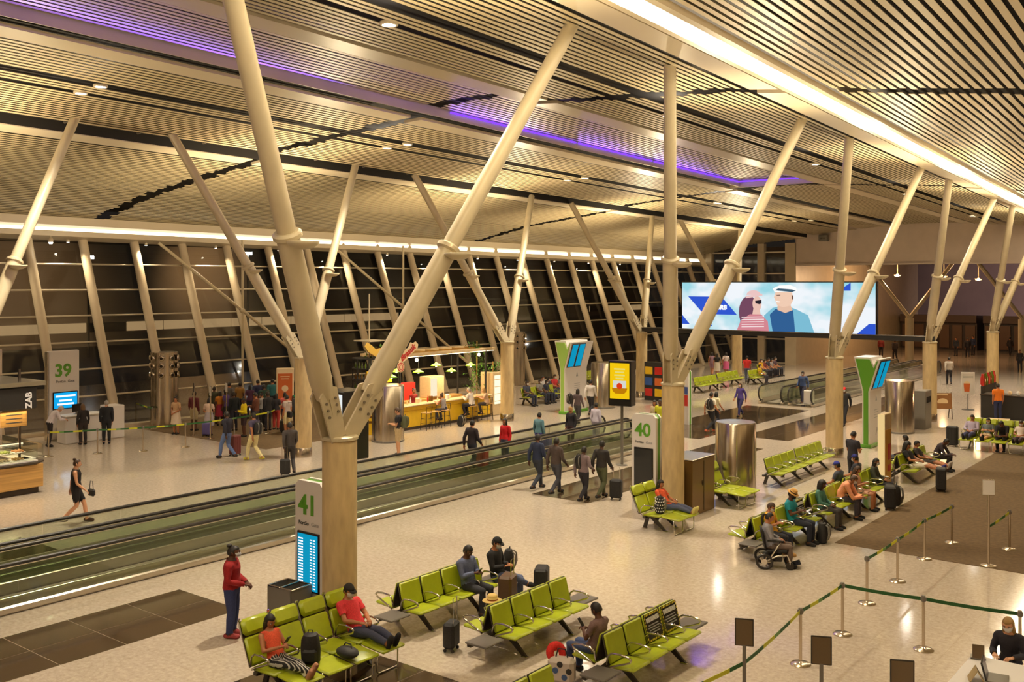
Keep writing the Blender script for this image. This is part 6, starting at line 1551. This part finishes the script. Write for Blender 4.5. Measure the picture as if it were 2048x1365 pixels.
x, y = pt(176, 1040); t = thing('handbag', 'black handbag swinging beside the woman in the black dress', 'bag', (x, y + .1, .62)); b = B(); b.box((0, 0, .11), (.28, .11, .2), bev=.04); b.build('body', [M_bag], t); b = B(); b.path([(-.1, 0, .2), (-.06, 0, .42), (.06, 0, .42), (.1, 0, .2)], .009, 6); b.build('handle', [M_bag], t)
pp(580, 948, 60, 'walk', 0, 'dim walker in grey between the queue and the near walkway', skin='d', tc=(64, 58, 56), bc=(52, 48, 48), mask=False)
x, y = pt(570, 952); suitcase((x, y, 0), 'small dark case towed by the dim walker in grey', 60, M_bag, .34, .22, .5, .4)
pp(454, 918, 100, 'walk', 0, 'man in a black jacket and blue jeans walking to the queue', skin='d', tc=(34, 32, 44), bc=(88, 110, 156), mask=False)
x, y = pt(470, 912); suitcase((x, y, 0), 'maroon suitcase beside the man in blue jeans', 100, mat('maroon_shell', (.12, .02, .02), .4), .42, .28, .72, .4)
pp(508, 922, 95, 'walk', 0, 'man in pale trousers walking to the queue with a black backpack', skin='m', tc=(70, 62, 84), bc=(216, 204, 150), sc=(190, 180, 60), mask=False, top='short')
x, y = pt(508, 922); backpack((x + .22, y, .98), 'black backpack of the man in pale trousers', -85)
pp(797, 912, 125, 'phone', 0, 'man in a black tee shirt and beige shorts checking his phone', skin='l', hair='short', hc='b', tc=(34, 34, 42), top='short', bot='shorts', bc=(200, 178, 136), mask=False, near=True, h=1.8)
x, y = pt(797, 912); backpack((x + .2, y + .12, 1.05), 'olive and violet backpack on the man in beige shorts', -55, mat('olive_pack', (.10, .11, .05), .7))
# on the near walkway (z of the pallets)
for (X, Y, rz, l, c, bc, hr, f, b_) in ((-22.2, 25.9, 0, 'walkway rider in dark clothes with a red bag', (48, 40, 46), (40, 42, 54), 'short', 0, 0), (-22.1, 27.6, 180, 'walkway rider in a bright red shirt', (206, 26, 34), (60, 70, 96), 'bob', 1, 0), (-22.1, 29.6, 0, 'walkway rider in teal above a blue bag', (92, 132, 146), (70, 70, 150), 'short', 1, 0), (-22.2, 31.8, 180, 'blond walkway rider in black', (34, 32, 38), (66, 44, 48), 'bob', 1, 0), (-22.1, 33.4, 0, 'walkway rider in pale lilac near the far end', (206, 198, 214), (150, 140, 160), 'short', 1, 0)):
    sp(X, Y, rz, 'stand' if f else 'walk', f, l, skin='m', hair=hr, hc='y' if 'blond' in l else 'k', tc=c, bc=bc, z=.045, mask=False)
suitcase((-22.2, 30.15, .045), 'blue violet suitcase on the near walkway', 0, mat('violet_shell', (.10, .09, .42), .4), .44, .28, .62, .3)
suitcase((-22.25, 26.5, .045), 'red suitcase on the near walkway', 0, mat('red_shell', (.42, .03, .03), .4), .44, .28, .62, .3)
pp(1155, 850, 10, 'walk', 1, 'walker with a dark bag left of the yellow poster screen', skin='d', hair='bob', tc=(90, 78, 82), bc=(60, 60, 66), mask=False)
x, y = pt(1148, 850); backpack((x - .15, y - .1, .95), 'round dark bag on the walker left of the yellow poster screen', 170)
pp(1181, 832, 10, 'walk', 0, 'walker in a dark vest over white behind the yellow poster screen', skin='m', tc=(196, 190, 186), bc=(36, 36, 44), mask=False)
pp(1310, 880, 180, 'stand', 1, 'person in a pale top behind the gate 40 totem', skin='m', hair='bob', tc=(206, 190, 150), bc=(90, 90, 90), mask=False)
pp(1321, 885, 180, 'stand', 0, 'person in a lime yellow shirt behind the gate 40 column', skin='d', tc=(206, 206, 40), top='short', mask=False)
# --- gate 39 desk
pp(100, 894, -20, 'lean', 0, 'grey haired man in a white shirt leaning over the gate 39 desk', skin='l', hair='short', hc='w', tc=(214, 206, 210), bc=(36, 32, 36))
pp(166, 890, 80, 'stand', 1, 'woman in a black jacket at the gate 39 desk', skin='m', hair='long', hc='br', tc=(36, 32, 32), bc=(44, 36, 36))
pp(213, 888, 60, 'stand', 0, 'grey haired man in a long black coat at the gate 39 desk', skin='l', hair='short', hc='g', tc=(28, 30, 34), bc=(26, 28, 32))
x, y = pt(131, 884); suitcase((x, y, 0), 'dark case under the gate 39 desk', 20, M_bag, .36, .24, .5, 0)
sp(-33.4, 15.0, -60, 'stand', 1, 'kiosk attendant in a cream shirt and green apron', skin='m', hair='bun', tc=(222, 206, 170), top='short', bc=(90, 120, 50), bot='skirt')
# --- bar
sp(BX + .52, 33.3, 90, 'stool', 1, 'woman in a grey vest on a stool at the yellow bar', skin='m', hair='bun', hc='b', tc=(140, 132, 130), top='vest', bc=(46, 48, 64), mask=False)
sp(BX + .54, 35.2, 100, 'stool', 0, 'grey haired man in a white shirt on a stool at the yellow bar', skin='l', hair='short', hc='g', tc=(226, 218, 212), bc=(34, 32, 44), mask=False)
sp(BX + .54, 36.3, 130, 'stool', 1, 'blond woman on a stool at the right end of the yellow bar', skin='l', hair='bob', hc='y', tc=(206, 176, 150), top='short', bc=(52, 44, 46), mask=False)
x, y = BX + 1.0, 33.9; backpack((x, y, 0), 'black backpack on the floor below the bar stools', -80, s=1.1)
sp(BX - 1.1, 32.0, -70, 'stand', 0, 'barman in black behind the counter', skin='d', tc=(34, 28, 44), mask=False)
sp(BX - 1.1, 33.0, -100, 'stand', 1, 'bar attendant in a dark red top', skin='m', hair='bun', tc=(140, 30, 26), top='short', mask=False)
sp(tx + 1.6, ty - 2.0, 200, 'stand', 0, 'man in dark clothes before the bottle tower', skin='d', tc=(44, 40, 44), mask=False)
# --- queue at gate 39
Q = [(352, 869, 200, 'clasp', 1, 'woman in beige with a white skirt at the left end of the queue', (206, 170, 130), 'short', 'skirt', (226, 206, 180), 'bun', 'm'),
     (388, 862, 20, 'stand', 0, 'man in a maroon sweater at the left of the queue', (92, 34, 36), 'long', 'shorts', (176, 160, 120), 'short', 'd'),
     (418, 872, 40, 'clasp', 1, 'woman in a pale top and long grey skirt in the queue', (206, 180, 160), 'short', 'skirt', (168, 158, 164), 'bob', 'm'),
     (440, 852, 60, 'stand', 1, 'woman in an orange top and red skirt at the back of the queue', (206, 130, 40), 'short', 'skirt', (150, 40, 60), 'bob', 'd'),
     (468, 862, 80, 'stand', 0, 'tall man in black in the queue left of the yellow blouse', (26, 32, 34), 'long', 'trousers', (40, 40, 52), 'short', 'd'),
     (488, 874, 160, 'phone', 1, 'woman in a bright yellow blouse in the queue', (230, 206, 20), 'long', 'shorts', (60, 44, 48), 'bun', 'd'),
     (512, 866, 120, 'phone', 0, 'man in a brown jacket right of the yellow blouse', (96, 52, 34), 'long', 'trousers', (60, 52, 60), 'short', 'm'),
     (528, 846, 60, 'stand', 0, 'queuer in a dark green shirt', (34, 58, 46), 'short', 'trousers', (40, 40, 46), 'short', 'd'),
     (536, 862, 90, 'stand', 0, 'queuer in black with white shoes', (30, 28, 30), 'long', 'trousers', (40, 36, 40), 'short', 'd'),
     (552, 860, 30, 'stand', 1, 'queuer in red trousers', (44, 40, 44), 'short', 'trousers', (170, 54, 44), 'long', 'm'),
     (574, 872, 100, 'stand', 0, 'man in a grey shirt and beige shorts with a shoulder bag', (176, 160, 150), 'short', 'shorts', (206, 190, 140), 'short', 'm'),
     (592, 852, 80, 'stand', 1, 'queuer in a green dress beside the second far column', (28, 120, 72), 'dress', 'none', (28, 120, 72), 'long', 'd'),
     (500, 838, 40, 'stand', 1, 'queuer in a plum top at the back', (80, 44, 70), 'short', 'trousers', (40, 40, 60), 'bob', 'm'),
     (480, 836, 20, 'stand', 0, 'queuer in mustard at the back', (150, 110, 50), 'short', 'trousers', (50, 50, 60), 'short', 'd'),
     (516, 832, 70, 'stand', 0, 'queuer in navy at the back below the orange poster', (40, 46, 80), 'long', 'trousers', (40, 40, 46), 'short', 'm'),
     (560, 838, 100, 'stand', 1, 'queuer in white with a red scarf colour top at the back', (190, 60, 60), 'short', 'trousers', (50, 48, 56), 'bob', 'l'),
     (584, 836, 80, 'stand', 0, 'queuer in black under the orange poster', (32, 30, 36), 'long', 'trousers', (36, 36, 42), 'short', 'd'),
     (545, 832, 60, 'stand', 0, 'queuer in teal at the back', (50, 110, 116), 'short', 'trousers', (44, 44, 50), 'short', 'm'),
     (458, 838, 20, 'stand', 0, 'queuer in grey at the back left', (96, 92, 92), 'short', 'trousers', (44, 44, 56), 'short', 'm'),
     (428, 848, 40, 'phone', 0, 'queuer in a dark olive shirt behind the long grey skirt', (70, 72, 50), 'short', 'trousers', (44, 42, 46), 'short', 'd'),
     (570, 856, 60, 'stand', 1, 'queuer in a coral top beside the grey shirt', (200, 90, 80), 'short', 'trousers', (44, 46, 70), 'long', 'm'),
     (524, 856, 100, 'phone', 1, 'queuer in a black and white top behind the brown jacket', (150, 146, 140), 'short', 'trousers', (34, 34, 38), 'bun', 'm'),
     (596, 866, 70, 'stand', 0, 'queuer in a charcoal jacket against the second far column', (56, 54, 56), 'long', 'trousers', (44, 42, 44), 'short', 'd'),
     (452, 852, 110, 'stand', 1, 'queuer in a violet blouse left of the tall man in black', (84, 60, 120), 'short', 'trousers', (36, 36, 44), 'bob', 'd'),
     (605, 842, 90, 'stand', 0, 'queuer in brown half hidden by the second far column', (90, 70, 54), 'short', 'trousers', (50, 46, 46), 'short', 'm')]
for px, py, rz, ps, f, l, tc, tp, bt, bc, hr, sk in Q:
    pp(px, py, rz, ps, f, l, skin=sk, hair=hr, tc=tc, top=tp, bot=bt, bc=bc, mask=R.random() < .6, h=(1.6 if f else 1.74) + R.uniform(-.05, .05))
x, y = pt(580, 872); t = thing('shoulder_bag', 'black shoulder bag on the man in the grey shirt', 'bag', (x + .12, y - .12, .92)); b = B(); b.box((0, 0, .0), (.3, .14, .26), bev=.04); b.build('body', [M_bag], t); b = B(); b.path([(-.12, 0, .1), (-.1, 0, .5), (.1, .05, .5)], .012, 6); b.build('strap', [M_bag], t)
for i, (px, py) in enumerate(((405, 872), (500, 868), (560, 866))):
    x, y = pt(px, py); suitcase((x + .3, y, 0), ('violet cabin case by the maroon sweater', 'dark cabin case behind the yellow blouse', 'black cabin case by the red trousers')[i], 30, mat('case%d' % i, ((.12, .1, .3), (.03, .03, .04), (.02, .02, .02))[i], .4), .36, .24, .52, 0)
# --- seated crowds behind the columns
x0, y0 = pt(1072, 800); x1, y1 = pt(1040, 812)
cc = [(206, 200, 196), (60, 64, 80), (190, 50, 54), (120, 116, 110), (40, 44, 60)]
cn = ['white', 'slate', 'red', 'grey', 'navy']
for i in range(5):
    sp(x0 + .28, y0 + .575 * (i + .5), -90, ('sit', 'sitphone', 'recline')[i % 3] if i % 3 != 2 else 'sit', i % 2, 'sitter in %s on the crowded bench left of the pale Y sign' % cn[i], skin='m', hair=('short', 'long')[i % 2], tc=cc[i], top='short', bc=(50, 62, 100))
for i in (0, 2, 3):
    sp(x1 + .28, y1 + .575 * (i + .5), -90, 'sit', i % 2, 'sitter in %s on the bench behind the column right of the bar' % cn[(i + 1) % 5], skin='d', tc=cc[(i + 1) % 5], top='short', bc=(44, 48, 66))
pp(998, 818, 90, 'stand', 0, 'dark standing man right of the glowing display cabinet', skin='m', tc=(50, 48, 40), top='short', bc=(34, 34, 38))
pp(1012, 808, 60, 'stand', 1, 'woman with arms bare right of the glowing display cabinet', skin='m', hair='long', tc=(40, 40, 40), top='vest', bc=(30, 30, 34))
# --- desk clerk
sp(-3.35, 16.1, 176, 'type', 1, 'masked clerk with long blond hair at the white desk', skin='l', hair='long', hc='y', tc=(40, 38, 48), bc=(34, 34, 40), near=True, z=.34, h=1.66)
t = thing('desk_chair', 'dark swivel stool under the desk clerk', 'chair', (-3.35, 16.12, 0), rad(176)); b = B(); b.box((0, 0, .70), (.44, .44, .08), bev=.03); b.build('seat', [M_bag], t); b = B(); b.tube((0, 0, .05), (0, 0, .67), .03, n=8); b.build('column', [M_grey], t)
for k in range(5):
    b = B(); b.tube((0, 0, .08), (.28 * math.cos(k * 1.257), .28 * math.sin(k * 1.257), .03), .025, n=6); b.build('leg', [M_black], t)
